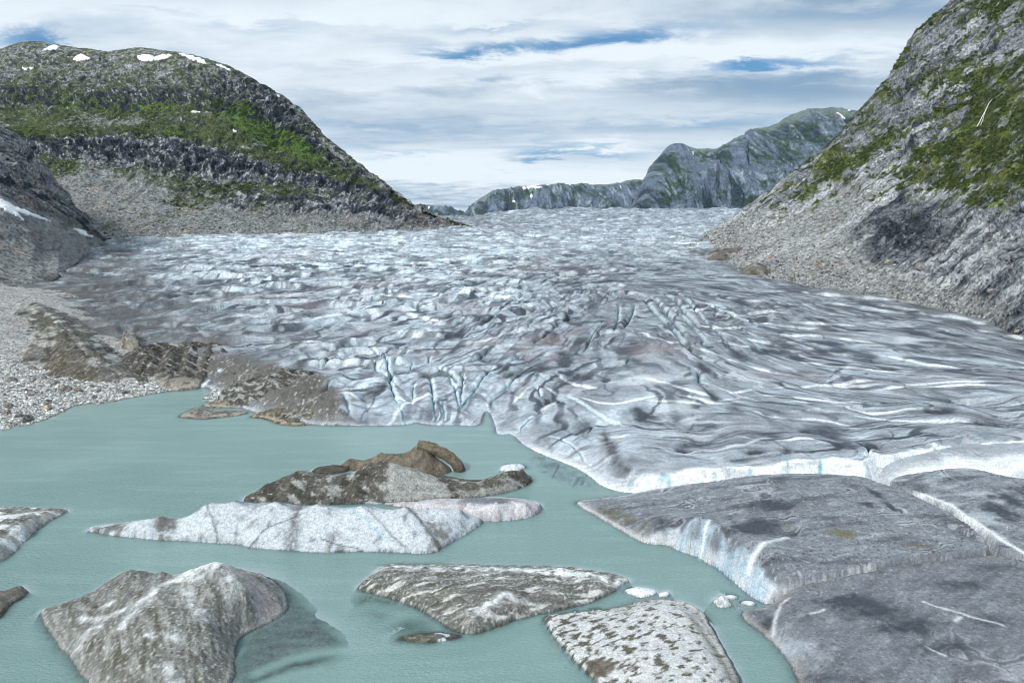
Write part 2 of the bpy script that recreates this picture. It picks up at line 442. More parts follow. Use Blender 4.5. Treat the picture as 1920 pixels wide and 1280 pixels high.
DARKS = [   # meltwater hollows full of black dust: u, v, half width px, half height px, strength
    (1060, 672, 14, 18, .9), (1010, 690, 30, 12, .8), (960, 700, 22, 10, .7), (1085, 705, 28, 9, .8), (1135, 712, 8, 6, .9), (1205, 780, 26, 14, .9), (1265, 785, 18, 12, .6), (1145, 840, 14, 30, .8),
    (1170, 878, 12, 7, 1), (1630, 830, 18, 7, 1), (1300, 825, 26, 6, .6), (1280, 838, 14, 4, .9), (1420, 845, 18, 4, .9), (1560, 810, 20, 8, .6), (1515, 803, 14, 5, .9), (1480, 846, 20, 5, .7), (1620, 826, 10, 6, .8),
    (1700, 797, 50, 4, .9), (1850, 792, 40, 4, .8), (1760, 772, 40, 4, .8), (1920, 766, 40, 4, .8), (1340, 745, 10, 10, .8), (1320, 690, 12, 10, .8), (1390, 670, 18, 8, .7), (1445, 660, 20, 6, .8),
    (1395, 565, 10, 5, .9), (1480, 650, 30, 5, .6), (1560, 660, 40, 5, .7), (1650, 690, 50, 4, .6), (850, 625, 20, 8, .8), (905, 600, 30, 6, .6), (865, 618, 8, 14, .7), (1040, 628, 8, 8, .9), (1100, 640, 14, 10, .7),
    (1065, 600, 8, 8, .8), (1180, 660, 20, 6, .5), (700, 735, 16, 12, .7), (715, 725, 10, 12, .8), (690, 770, 30, 8, .6), (690, 700, 16, 10, .5), (760, 790, 10, 4, .5), (858, 770, 6, 6, .9), (800, 702, 16, 8, .7),
    (560, 690, 18, 8, .5), (640, 700, 14, 10, .4), (1500, 700, 40, 5, .6), (1440, 780, 16, 12, .4), (1030, 745, 12, 7, .8), (925, 668, 14, 6, .6), (985, 720, 14, 8, .5), (1240, 632, 20, 6, .6), (1750, 660, 60, 5, .5),
    (1830, 730, 50, 4, .5), (1600, 740, 50, 4, .4), (1450, 815, 20, 8, .5), (1100, 800, 20, 12, .5), (1380, 770, 14, 10, .5), (1250, 660, 10, 12, .6), (1300, 655, 12, 10, .7), (400, 690, 20, 6, .5)]
RUSTS = [(1020, 632, 34, 9, .8), (1230, 655, 40, 12, .8), (720, 785, 16, 6, .7), (1500, 705, 30, 5, .5), (900, 640, 30, 8, .5), (460, 560, 60, 10, .4), (700, 530, 80, 10, .4), (980, 655, 40, 10, .4), (860, 575, 50, 8, .5),
         (560, 575, 50, 8, .4), (1420, 705, 40, 6, .4), (800, 660, 30, 8, .5), (1120, 840, 40, 14, .35), (520, 480, 80, 10, .3), (1000, 500, 90, 10, .3)]


PSI_LINES = [   # flow lines of the ice: they fan out from the steep ground in the middle towards the lake and the right bank
    (0, [(1195, 560), (1180, 640), (1110, 740), (1010, 830)]), (20, [(1150, 560), (1060, 640), (940, 700), (860, 760)]), (30, [(760, 770), (640, 760)]), (55, [(1100, 540), (960, 600), (850, 650), (720, 690), (560, 705)]),
    (105, [(1000, 540), (850, 580), (650, 610), (420, 645)]), (190, [(900, 515), (700, 535), (450, 560), (230, 592)]), (300, [(750, 490), (500, 505), (250, 530), (130, 548)]), (460, [(600, 468), (300, 478), (200, 490)]),
    (15, [(1190, 545), (1250, 610), (1340, 680), (1500, 740), (1700, 765), (1920, 778), (2200, 785)]), (0, [(1300, 790), (1600, 800), (1920, 795), (2200, 795)]), (-14, [(1130, 860), (1300, 860), (1600, 840), (1920, 808)]),
    (35, [(1220, 545), (1300, 610), (1420, 670), (1600, 715), (1920, 735), (2200, 745)]), (58, [(1260, 545), (1400, 610), (1600, 660), (1920, 690), (2200, 720)]), (85, [(1330, 540), (1530, 574), (1750, 620), (1920, 650), (2100, 690)]), (110, [(1440, 519), (1700, 564), (1920, 634)]),
    (180, [(1250, 500), (1150, 500)]), (420, [(1200, 470), (900, 470)]), (800, [(900, 440), (1250, 440)])]


def build_glacier():
    uu = np.arange(-330, 2290, 1.75)
    ys = [104.0]
    while ys[-1] < 3300:
        ys.append(ys[-1] * (1.0020 if ys[-1] < 260 else 1.0031 if ys[-1] < 1200 else 1.0045))
    ys = np.array(ys)
    X = ((uu - 960) / FPX)[None, :] * ys[:, None]; Y = np.repeat(ys[:, None], len(uu), 1)
    wx = X + 9 * fbm(X / 60, Y / 60, 3, 3); wy = Y + 9 * fbm(X / 60 + 40, Y / 60, 5, 3)
    wx2 = wx + 2.2 * fbm(X / 13, Y / 13, 6, 3); wy2 = wy + 2.2 * fbm(X / 13 + 31, Y / 13, 7, 3)
    base = g_base(X, Y)
    sd = sdf_front(X, Y)
    psi_f = rbf([(*on_glacier(u, v)[:2], l) for l, pl in PSI_LINES for u, v in pl], 10.0)
    psi = psi_f(X, Y); psi = psi + 3.0 * fbm(X / 40, Y / 40, 8, 3)
    # where the surface is rough and where it is smooth, wind-blown looking ice
    right = sst(X - .16 * (Y - 200), 22, 62) * (1 - sst(Y, 480, 800))
    right = np.clip(right + .5 * sst(X, -20, 30) * (1 - sst(Y, 230, 300)), 0, 1)
    rough = lerp(1.0, .16, right)
    dome = np.exp(-((X - 15) / 48) ** 2 - ((Y - 285) / 75) ** 2)
    rough = rough * lerp(.5, 1, sst(sd, 2, 40))
    left_wave = (1 - sst(X + .05 * Y, 0, 90)) * (1 - sst(Y, 800, 1200))
    far = sst(Y, 520, 1000)
    # billows: rounded backs and sharp creases
    th = R(12)
    ax, ay = wx2 * math.cos(th) + wy2 * math.sin(th), -wx2 * math.sin(th) + wy2 * math.cos(th)
    g1, g2, g3 = perlin(ax / 44, ay / 25, 11), perlin(ax / 21 + 7, ay / 13, 12), perlin(wx2 / 9, wy2 / 6, 13)
    b1, b2, b3 = np.abs(g1), np.abs(g2), np.abs(g3)
    f1 = fbm(wx / 80, psi / 16, 31, 3); g4 = perlin(wx2 / 46, psi / 8, 33); f2 = np.abs(g4); f3 = fbm(wx2 / 30, psi / 3.2, 35, 3); g5 = perlin(wx2 / 60 + 3, psi / 5.5, 36)
    amp = np.interp(Y, [150, 260, 420, 800, 1400, 2700], [4.4, 7.5, 10.5, 12, 15, 22])
    # far icefall: many small broken blocks
    sx = wx2 / np.interp(Y, [150, 500, 1000, 2700], [14, 17, 24, 44]); sy = wy2 / np.interp(Y, [150, 500, 1000, 2700], [12, 22, 34, 64])
    ser = ridged(sx, sy, 51, 4, .6)
    # overlapping ice waves: steep clean face towards the lake, dusty back
    def waves(along, across, lam, seed, warp, run):
        ph = across / lam + warp * fbm(X / (lam * 2.6), Y / (lam * 2.6), seed, 4, .55) + .12 * fbm(X / (lam * .4), Y / (lam * .4), seed + 5, 3)
        i_ = np.floor(ph); t_ = ph - i_
        a_ = np.clip(.5 + 1.35 * perlin(along / (lam * run) + i_ * 3.17, i_ * 7.31 + .5, seed + 9), 0, 1.2)
        prof = np.where(t_ < .30, np.sin(np.clip(t_ / .30, 0, 1) * 1.5708) ** 1.2, np.clip((1 - t_) / .70, 0, 1) ** 1.15)
        return prof * a_, t_, a_
    rot = lambda a: (X * math.cos(a) + Y * math.sin(a), -X * math.sin(a) + Y * math.cos(a))
    alg = Y * .9 - X * .5
    w1, t1, a1 = waves(alg, psi, 19, 121, .75, 3.4)
    w2, t2, a2_ = waves(*rot(R(10)), 17, 122, 1.1, 2.6)
    w3, t3, a3 = waves(alg, psi, 6.5, 123, .6, 3.2)
    w4, t4, a4 = waves(*rot(R(-4)), 60, 124, .8, 1.2)
    lw = lerp(.55, .95, (1 - sst(X + .12 * (Y - 300), -70, 20)))
    ww = np.maximum(w1, lw * w2); use1 = w1 >= lw * w2
    tw = np.where(use1, t1, t2); aw = np.where(use1, a1, a2_ * lw)
    hb = np.sqrt(b1 + .004) * .62 + np.sqrt(b2 + .004) * .26 + b3 * .12 - .48
    wave_amp = np.interp(Y, [150, 230, 330, 500, 800, 1400, 2700], [1.1, 2.2, 4.0, 4.0, 3.6, 4.0, 4.5]) * rough * (1 - .5 * dome)
    h = wave_amp * (ww - .4 + .22 * (w3 - .3)) + .28 * amp * rough * hb + far * ((ser - .55) * amp * .22 + (w4 - .4) * np.interp(Y, [500, 1400, 2000, 2700], [1.2, 2.5, 4, 5]))
    h = h + right * (f1 * 1.5 + (f2 - .25) * .9 + f3 * .15)
    h = h + 1.6 * fbm(X / 110, Y / 110, 61, 3) * sst(sd, 5, 60) * np.interp(Y, [150, 800, 2700], [1, 2.2, 6])
    lobe = (1 - sst(sd, 20, 95)) * sst(X, -110, -70) * (1 - sst(X, 5, 40)) * (Y < 340)
    lg = perlin(wx2 / 19 + 2, wy2 / 46, 71)
    h = h + lobe * 3.6 * (np.sqrt(np.abs(lg) + .003) - .5)
    thin = lambda g, w: np.clip(1 - np.abs(g) / w, 0, 1)
    crease = np.maximum.reduce([thin(g1, .075) * .95, thin(g2, .075) * .8, thin(g3, .07) * .4]) * lerp(1, .1, right)
    crease = np.maximum(crease, lobe * thin(lg, .07)) * (1 - .55 * far)
    crease = np.maximum(crease, far * sst(.60 - ser, 0, .16))
    flow = np.maximum(thin(g4, .08) * .8, thin(g5, .07) * .7) * right * sst(fbm(wx / 40, wy / 40, 38, 3), -.15, .2)
    crack_w = np.zeros_like(X); blue = np.zeros_like(X); white = np.zeros_like(X); dark = np.zeros_like(X)
    def box(P, pad):
        lo, hi = P[:, :2].min(0) - pad, P[:, :2].max(0) + pad
        r0, r1 = np.searchsorted(ys, [lo[1], hi[1]])
        return slice(max(r0, 0), min(r1 + 1, len(ys)))
    for i, pl in enumerate(SCARPS):
        P = gpoly(pl); P = smooth_poly(P, False, 2)
        sl = box(P, 40)
        d, s, t = seg_dist(X[sl] + 1.5 * fbm(X[sl] / 9, Y[sl] / 9, 80 + i, 3), Y[sl] + 1.5 * fbm(X[sl] / 9 + 9, Y[sl] / 9, 80 + i, 3), P)
        s = s * np.sign(P[-1, 0] - P[0, 0])           # + is the far side
        end = np.clip(np.minimum(t, 1 - t) * 6, 0, 1) ** .6 * np.clip(.75 + 1.5 * fbm(X[sl] / 17, Y[sl] / 17, 380 + i, 2), .1, 1.1)
        y0 = P[:, 1].mean(); H = np.interp(y0, [180, 300, 600], [.55, 1.2, 3.0]) * (.7 + .5 * ((i * 37) % 10) / 10); Wd = max(H * .8, .0048 * y0)
        far_side = np.clip(s * d / Wd + .5, 0, 1); fade = np.exp(-(d / (H * 7)) ** 2)
        h[sl] += end * fade * H * (far_side * far_side * (3 - 2 * far_side) - .45)
        white[sl] = np.maximum(white[sl], end * np.exp(-((s * d + .1 * Wd) / (Wd * (.34 + .3 * np.clip(fbm(X[sl] / 24, Y[sl] / 24, 480 + i, 2) + .4, 0, 1)))) ** 2))
        dark[sl] = np.maximum(dark[sl], .35 * end * np.exp(-((s * d + 1.1 * Wd) / (Wd * .5)) ** 2))
    for i, pl in enumerate(CREVS):
        P = gpoly(pl); sp_ = smooth_poly(P, False, 1); sl = box(sp_, 30)
        d, s, t = seg_dist(X[sl] + .9 * fbm(X[sl] / 5, Y[sl] / 5, 180 + i, 3), Y[sl] + .9 * fbm(X[sl] / 5 + 9, Y[sl] / 5, 180 + i, 3), sp_)
        end = np.clip(np.minimum(t, 1 - t) * 6, 0, 1) ** .6
        y0 = P[:, 1].mean(); W = np.interp(y0, [170, 300, 600, 900], [.36, .62, 1.3, 2.4]) * (.7 + .6 * ((i * 53) % 10) / 10); D = W * 3.2
        g = end * np.exp(-(d / W) ** 1.3)
        h[sl] -= D * g
        h[sl] += end * W * .9 * np.exp(-((d - 2.6 * W) / (2.6 * W)) ** 2)
        crack_w[sl] = np.maximum(crack_w[sl], .75 * end * np.exp(-((d - s * W * 1.2) / (W * 1.7)) ** 2)); blue[sl] = np.maximum(blue[sl], .55 * end * np.exp(-(d / (W * 1.3)) ** 2)); dark[sl] = np.maximum(dark[sl], end * np.exp(-(d / (W * .7)) ** 2))
    # shape of the margin: thin apron, then the ice rears up; steep along the canyon
    wallside = sst(X, 22, 45) * (1 - sst(Y, 200, 230))
    rise_front = .35 + .10 * np.clip(sd, 0, 4) + .42 * np.clip(sd - 3.5, 0, 200) ** .92
    rise_wall = .2 + 2.7 * np.clip(sd, 0, 100)
    rise = lerp(rise_front, rise_wall, wallside)
    full = base + h + wallside * (2.4 * fbm(X / 19, Y / 24, 431, 2) + .25 * fbm(X / 4, Y / 4, 432, 3)) * (sd < 40)
    k = lerp(1.0, .4, wallside)
    z = -np.log(np.exp(-np.clip(full, -20, 150) / k) + np.exp(-np.clip(rise, -20, 150) / k)) * k
    z = np.where(sd > 30, full, z)
    z = np.where(sd < 0, -np.minimum(-sd * 1.3, 6) - .05, np.maximum(z, .12))
    P = np.stack([X, Y, z], -1)
    N = grid_normals(P); N *= np.sign(N[..., 2:])
    slope = np.sqrt(1 - np.clip(N[..., 2], 0, 1) ** 2) / np.maximum(N[..., 2], .2)
    # ---- colour of the ice itself: dust on the flats, clean ice on the steep melt faces, black dust in the hollows
    big = fbm(wx / 130, wy / 130, 91, 4); mid = fbm(wx2 / 26, wy2 / 16, 92, 4); sm = fbm(wx / 6, wy / 4, 93, 3)
    q1, q2 = fbm(X / 30, Y / 30, 111, 4), fbm(X / 30 + 60, Y / 30, 112, 4)
    mar = fbm(wx2 / 42 + 1.1 * q1, psi / 9 + 1.1 * q2, 113, 5, .58)            # marbling along the flow
    mar2 = fbm(wx2 / 16 + .8 * q2, psi / 3.6 + .8 * q1, 114, 4, .58)
    fine = fbm(wx2 / 9, psi / 1.3, 115, 4, .6)
    clean = np.clip(.60 * left_wave + .62 * sst(Y, 380, 760) * (1 - .55 * right) + .5 * big + .2 * mid - .16, 0, 1)
    c = np.broadcast_to(np.array((.335, .365, .40)), X.shape + (3,)).astype(np.float32).copy()
    c = mixc(c, (.62, .70, .76), clean * .9)
    calm = np.clip(right * (1 - sst(Y, 215, 290)) + sst(X, 5, 40) * (1 - sst(Y, 200, 250)), 0, 1)
    c = mixc(c, (.42, .46, .50), .75 * calm)
    c = mixc(c, (.53, .60, .67), .8 * sst(mar, .06, .34)); c = mixc(c, (.11, .12, .14), .92 * sst(-mar, .05, .36) * (1 - .55 * clean) * (1 - .62 * calm))
    c = mixc(c, (.58, .65, .71), .6 * sst(mar2, .10, .38)); c = mixc(c, (.12, .13, .165), .75 * sst(-mar2, .08, .36) * (1 - .45 * clean) * (1 - .55 * calm))
    c = mixc(c, MAUVE * .8, .55 * sst(fbm(wx / 45, wy / 30, 95, 3), .05, .4) * (1 - .4 * clean))
    c = mixc(c, RUST, .5 * sst(fbm(wx / 28, psi / 14, 94, 4), .2, .42) * (1 - .7 * right))
    c = c * (1 + .55 * fine[..., None] + .2 * sm[..., None])
    wv = np.clip(aw, 0, 1) * rough
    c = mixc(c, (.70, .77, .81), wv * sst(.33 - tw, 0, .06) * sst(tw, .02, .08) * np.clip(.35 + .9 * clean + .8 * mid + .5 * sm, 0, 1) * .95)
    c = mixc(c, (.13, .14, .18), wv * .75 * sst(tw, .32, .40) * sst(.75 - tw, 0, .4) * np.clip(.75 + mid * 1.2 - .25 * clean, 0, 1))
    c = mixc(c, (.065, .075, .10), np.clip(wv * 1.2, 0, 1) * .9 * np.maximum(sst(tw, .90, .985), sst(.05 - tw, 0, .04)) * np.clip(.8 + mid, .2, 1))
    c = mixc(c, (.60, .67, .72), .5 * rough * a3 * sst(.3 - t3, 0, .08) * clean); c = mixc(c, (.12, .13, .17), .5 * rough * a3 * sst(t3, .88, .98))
    yslope = -N[..., 1] / np.maximum(N[..., 2], .2)
    face = sst(np.maximum(slope * .8, yslope), .34, .95) * sst(mid + sm * .4, -.45, .15)
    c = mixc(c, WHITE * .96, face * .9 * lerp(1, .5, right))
    c = mixc(c, BLUE, .65 * face * sst(fbm(wx / 20, wy / 20, 98, 2), .0, .35) * (.5 + .5 * sst(Y, 250, 700)))
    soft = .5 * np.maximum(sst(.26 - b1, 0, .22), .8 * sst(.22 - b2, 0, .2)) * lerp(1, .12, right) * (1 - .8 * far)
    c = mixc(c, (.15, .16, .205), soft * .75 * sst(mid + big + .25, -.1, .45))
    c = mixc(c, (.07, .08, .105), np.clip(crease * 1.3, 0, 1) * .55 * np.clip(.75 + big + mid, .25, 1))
    c = mixc(c, INK, flow * .9 * sst(mid + .3 * big, -.3, .15))
    c = mixc(c, RUST * .9, .55 * crease * sst(fbm(wx / 40, wy / 40, 99, 2), .05, .35))
    c = mixc(c, WHITE, crack_w * .8); c = mixc(c, BLUE, blue * .8); c = mixc(c, DEEP * .35, np.clip(dark, 0, 1))
    c = mixc(c, WHITE * 1.02, np.clip(white * 1.25, 0, 1) * (.75 + .5 * np.clip(sm + .5, 0, 1)))
    # thin melt cracks and dust lines
    px_ = Y * .0011
    for k_, (la, lc, sd_, st) in enumerate(((55, 7.5, 131, .8), (38, 12, 132, .7), (26, 5, 133, .6), (16, 16, 134, .55))):
        ln = np.abs(perlin(wx2 / la + .5 * q1, psi / lc + .5 * q2, sd_)) * lc
        c = mixc(c, (.04, .05, .07), 1.15 * st * sst(px_ * 2.0 + .16 - ln * .8, 0, px_ + .1) * sst(fbm(X / 35, Y / 35, sd_ + 20, 3), -.12, .2) * (1 - .5 * far))
    for k_, (la, lc, sd_) in enumerate(((90, 9, 141), (60, 6, 142), (75, 13, 143))):
        ln = np.abs(perlin(wx2 / la + .3 * q1, psi / lc + .35 * q2, sd_)) * lc
        c = mixc(c, (.76, .80, .83), .6 * sst(px_ * 1.5 + .10 - ln * .8, 0, px_ + .08) * right * sst(fbm(X / 30, Y / 30, sd_ + 20, 3), .0, .22) * (1 - .6 * sst(Y, 300, 420)))
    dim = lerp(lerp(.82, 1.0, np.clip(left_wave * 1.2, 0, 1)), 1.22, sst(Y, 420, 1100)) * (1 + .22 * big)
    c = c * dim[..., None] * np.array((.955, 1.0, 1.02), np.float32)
    c = mixc(c, WHITE, np.clip(white, 0, 1) * .55)
    # dust hollows
    for (u, v, ru, rv, st) in DARKS:
        cxy = on_glacier(u, v); sc = cxy[1] / FPX
        e = on_glacier(u, v - rv); half = max((e[1] - cxy[1]), 1.2)
        sl = slice(*np.searchsorted(ys, [cxy[1] - 3 * half - 4, cxy[1] + 3 * half + 4]))
        dx = (X[sl] - cxy[0]) / (ru * sc) + .9 * fbm(X[sl] / 7, Y[sl] / 7, 401, 4); dy = (Y[sl] - cxy[1]) / half + .9 * fbm(X[sl] / 7 + 20, Y[sl] / 7, 402, 4)
        m = np.clip(1.9 * np.exp(-(dx * dx + dy * dy) * .8) * st * (.9 + .6 * fbm(X[sl] / 3, psi[sl] / 1.5, 405, 3)) - .18, 0, 1)
        c[sl] = mixc(c[sl], INK * .8, m * .97)
        z[sl] -= .5 * m
    for (u, v, ru, rv, st) in RUSTS:
        cxy = on_glacier(u, v); sc = cxy[1] / FPX; half = max(on_glacier(u, v - rv)[1] - cxy[1], 2)
        sl = slice(*np.searchsorted(ys, [cxy[1] - 3 * half - 4, cxy[1] + 3 * half + 4]))
        dx = (X[sl] - cxy[0]) / (ru * sc) + .7 * fbm(X[sl] / 8, Y[sl] / 8, 403, 3); dy = (Y[sl] - cxy[1]) / half + .7 * fbm(X[sl] / 8 + 20, Y[sl] / 8, 404, 3)
        c[sl] = mixc(c[sl], RUST, np.exp(-(dx * dx + dy * dy)) * st * .8)
    # grimy margins beside the two valley sides
    for pl, wd, st in (([(195, 455), (160, 490), (130, 530), (150, 570), (190, 620), (230, 650)], 75, 1.0), ([(190, 590), (260, 605), (330, 625), (420, 655), (470, 690)], 20, .85), ([(170, 520), (230, 545), (300, 580)], 45, .6), ([(1330, 470), (1390, 505), (1450, 520), (1600, 545), (1800, 590), (1930, 640)], 26, .7), ([(880, 405), (870, 425)], 150, .5)):
        Pm = gpoly(pl); sl = box(Pm, wd * 2)
        d, _, _ = seg_dist(X[sl] + .3 * wd * fbm(X[sl] / 40, Y[sl] / 40, 411, 3), Y[sl], Pm)
        c[sl] = mixc(c[sl], np.array((.085, .088, .092)), st * np.exp(-(d / wd) ** 2) * np.clip(.75 + mid[sl] * 1.2, 0, 1) * (1 - .4 * white[sl]))
    for pl, wd in (([(300, 660), (400, 670), (460, 690), (520, 698), (575, 712), (600, 740), (600, 790)], 9), ([(420, 700), (500, 720), (540, 760)], 12)):
        Pm = gpoly(pl); sl = box(Pm, 40)
        d, _, _ = seg_dist(X[sl] + 5 * fbm(X[sl] / 10, Y[sl] / 10, 413, 4), Y[sl] + 5 * fbm(X[sl] / 10 + 9, Y[sl] / 10, 414, 4), Pm)
        m = np.exp(-(d / wd) ** 2)
        c[sl] = mixc(c[sl], TILL * .9, np.clip(1.6 * m - .2, 0, .95)); c[sl] = mixc(c[sl], GRAVEL * 1.3, np.clip(1.4 * m - .3, 0, 1) * sst(fbm(X[sl] / 1.1, Y[sl] / 2.4, 415, 4, .7) + .5 * fbm(X[sl] / 9, Y[sl] / 9, 417, 3), .22, .42))
        z[sl] += m * 1.2 * (ridged(X[sl] / 6, Y[sl] / 8, 416, 4) - .4)
    # wet apron at the lake
    apron = np.exp(-np.clip(sd, 0, 50) / 2.2) * (sd > 0) * (1 - wallside)
    c = mixc(c, np.array((.50, .55, .60)), apron * .8)
    foot_r = apron * sst(X, 2, 8)
    c = mixc(c, WHITE, foot_r * .9)
    c = mixc(c, WHITE * 1.04, wallside * np.maximum(sst(slope, .45, .8) * sst(7.5 - sd, 0, 2), np.exp(-(np.clip(sd, 0, 60) / 2.4) ** 2)) * (.95 + .2 * sm) * (sd > -.5))
    c = mixc(c, BLUE, wallside * np.exp(-((sd - 1.5) / 2) ** 2) * .35 * sst(fbm(X / 7, Y / 7, 421, 2), .1, .5))
    wl = np.abs(perlin(X / 7 + .8 * q1, Y / 30, 433)) * 7
    c = mixc(c, (.16, .40, .48), wallside * .85 * sst(.42 - wl, 0, .3) * (sd < 7) * (sd > 0) * sst(fbm(X / 14, Y / 20, 434, 2), .0, .15)); c = mixc(c, (.45, .48, .52), wallside * .7 * sst(fbm(X / 6, z / 1.6, 435, 4), .08, .35) * (sd < 9))
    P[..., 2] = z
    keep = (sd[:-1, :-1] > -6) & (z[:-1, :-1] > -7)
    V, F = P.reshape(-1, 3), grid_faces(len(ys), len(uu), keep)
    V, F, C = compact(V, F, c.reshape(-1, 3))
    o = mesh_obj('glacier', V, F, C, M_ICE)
    tag(o, kind='structure')


def sdf_front(X, Y):
    out = np.full(X.shape, 999.0)
    near = Y < 330
    xs, ys_ = X[near], Y[near]
    d, _, _ = seg_dist(xs + .35 * fbm(xs / 3, ys_ / 3, 301, 3), ys_ + .35 * fbm(xs / 3 + 9, ys_ / 3, 302, 3), FRONT_S)
    ins = inside(xs, ys_, FRONT_POLY)
    out[near] = np.where(ins, d, -d)
    return out


build_glacier()

def largest(f):
    """the largest connected region of a boolean grid"""
    lab = np.zeros(f.shape, int); n = 0; best = 0; bi = 0
    for i, j in np.argwhere(f):
        if lab[i, j]: continue
        n += 1; st = [(i, j)]; lab[i, j] = n; cnt = 0
        while st:
            a, b = st.pop(); cnt += 1
            for c, d in ((a + 1, b), (a - 1, b), (a, b + 1), (a, b - 1)):
                if 0 <= c < f.shape[0] and 0 <= d < f.shape[1] and f[c, d] and not lab[c, d]:
                    lab[c, d] = n; st.append((c, d))
        if cnt > best: best, bi = cnt, n
    return lab == bi


# ------------------------------------------------------------------ floating and grounded ice, dirt mounds: height fields over traced footprints
BATHY = []      # functions giving the height of ice under the water, used for the clearness of the lake


def wp(p):
    """(u,v) on the water; (u,v,h) at height h; (u,v,h,dx,dy) shifted on the ground"""
    u, v = p[0], p[1]; h = p[2] if len(p) > 2 else 0.0
    q = on_z(u, v, h)
    if len(p) > 3: q = q + np.array((p[3], p[4], 0))
    return q


def ice_form(name, outline, ctrl, color, mat, res=.3, rag=.35, edge=.5, steep=1.6, eps=.35, namp=.25, nscale=4.0, foot=None, under=2.5, ground=0.0, parent=None, post=None, seed=1, rise=2.2, round_n=2, lip=False, clear=()):
    O = np.array([wp(p) for p in outline]); poly = smooth_poly(O, True, round_n, rag, seed)
    K = [(q[0], q[1], (p[2] if lip and len(p) > 2 else 0.0)) for q, p in zip(O, outline)]
    for p in ctrl:
        p = list(p)
        for _ in range(40):       # nothing overhangs: a point may only be as high as its distance from the waterline allows
            q = wp(p); s_ = sdf(np.array([q[0]]), np.array([q[1]]), O)[0]
            if s_ > .3 + (0 if lip and len(p) < 6 and p[2] > 2.4 and s_ > .2 else p[2] * .28): break
            p[2] *= .93
        else: continue
        K.append(tuple(q))
    f = rbf(K, eps)
    pad = 2.0 if foot is None else 4.0
    A = poly if foot is None else np.vstack([poly] + [np.array([on_z(u, v)[:2] for u, v in fp]) for fp, _ in foot])
    lo, hi = A.min(0) - pad, A.max(0) + pad
    xs, ys = np.arange(lo[0], hi[0] + res, res), np.arange(lo[1], hi[1] + res, res)
    X, Y = np.meshgrid(xs, ys)
    fps = [(smooth_poly([on_z(u, v)[:2] for u, v in fp], True, 2, .5, seed + 5), dep) for fp, dep in (foot or [])]
    cl_ = [(np.array([on_z(u, v)[:2] for u, v in pl]), w) for pl, w in clear]
    def height(x, y):
        s = sdf(x + .28 * fbm(x / .9, y / .9, seed + 31, 3), y + .28 * fbm(x / .9 + 40, y / .9, seed + 32, 3), poly)
        ins = np.maximum(f(x, y), 0.0)
        n = fbm(x / nscale, y / nscale, seed, 5, .55)
        body = np.minimum(ins + namp * n * np.clip(s / 2, 0, 1), ins * 0 + 99)
        body = body + (.16 * fbm(x / .9, y / .9, seed + 51, 4, .6) - .10 * np.abs(perlin(x / 1.7, y / 1.7, seed + 52))) * np.clip(s, 0, 1) * min(1.0, 2.2 * namp)
        body = np.maximum(body, edge * np.clip(s * rise, 0, 1) * (1 + .5 * n))
        body = np.where(body > edge, np.minimum(body, edge * .5 + s * 3.2 * rise), body)
        out = np.where(s >= 0, body + .02, s * steep)
        for fp, dep in fps:
            sf = sdf(x + 1.6 * fbm(x / 5, y / 5, seed + 41, 4), y + 1.6 * fbm(x / 5 + 9, y / 5, seed + 42, 4), fp)
            out = np.where(s < 0, np.maximum(out, -(dep + .5 * np.clip(fbm(x / 12, y / 2.4, seed + 7, 3), -.25, 1) * sst(-s, 1, 8)) - 3.4 * sst(4.5 - sf, 0, 8.0) ** 1.5 + .25 * fbm(x / 1.3, y / 1.3, seed + 43, 4) - sum(1.6 * np.exp(-(seg_dist(x, y, P_)[0] / w_) ** 2) for P_, w_ in cl_)), out)
        return out, s, n
    Z, sd, n = height(X, Y)
    BATHY.append((lo, hi, lambda x, y: height(x, y)[0]))
    if post is not None: Z = post(X, Y, Z, sd)
    Z = Z + ground * sst(sd, -3, 0)
    P = np.stack([X, Y, Z], -1)
    N = grid_normals(P); slope = np.sqrt(1 - np.clip(N[..., 2], 0, 1) ** 2) / np.maximum(N[..., 2], .15)
    c = color(X, Y, Z - ground, sd, slope, N)
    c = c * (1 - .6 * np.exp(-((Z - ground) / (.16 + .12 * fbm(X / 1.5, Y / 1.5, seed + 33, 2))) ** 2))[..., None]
    keep = (Z[:-1, :-1] > ground - under) & (sd[:-1, :-1] > -pad + res)
    if foot: keep |= (Z[:-1, :-1] > -2.2)
    if foot:
        deep = keep & (np.maximum(sd[1:, 1:], sd[:-1, :-1]) < -.6); keep = keep & ~deep
    V, F = P.reshape(-1, 3), grid_faces(len(ys), len(xs), keep)
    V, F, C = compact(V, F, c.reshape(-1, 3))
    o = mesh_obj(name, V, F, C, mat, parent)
    if foot:
        V, F = P.reshape(-1, 3), grid_faces(len(ys), len(xs), deep)
        V, F, C = compact(V, F, c.reshape(-1, 3) * .75)
        mesh_obj('submerged_foot', V, F, C, mat, o)
    return o


def poly_mask(X, Y, pts, width, h=0.0, wob=.5, seed=5):
    P = [wp((u, v, h))[:2] for u, v in pts]
    d, s, t = seg_dist(X + wob * fbm(X / 2.5, Y / 2.5, seed, 3), Y + wob * fbm(X / 2.5 + 7, Y / 2.5, seed, 3), P)
    return np.exp(-(d / width) ** 2)


def area_mask(X, Y, pts, h=0.0, soft=1.0, wob=1.0, seed=6):
    P = np.array([wp((u, v, h))[:2] for u, v in pts])
    d = sdf(X + wob * fbm(X / 3, Y / 3, seed, 4), Y + wob * fbm(X / 3 + 7, Y / 3, seed, 4), P)
    return sst(d, -soft, soft)


def full(X, col):
    return np.broadcast_to(np.asarray(col, np.float32), X.shape + (3,)).copy()


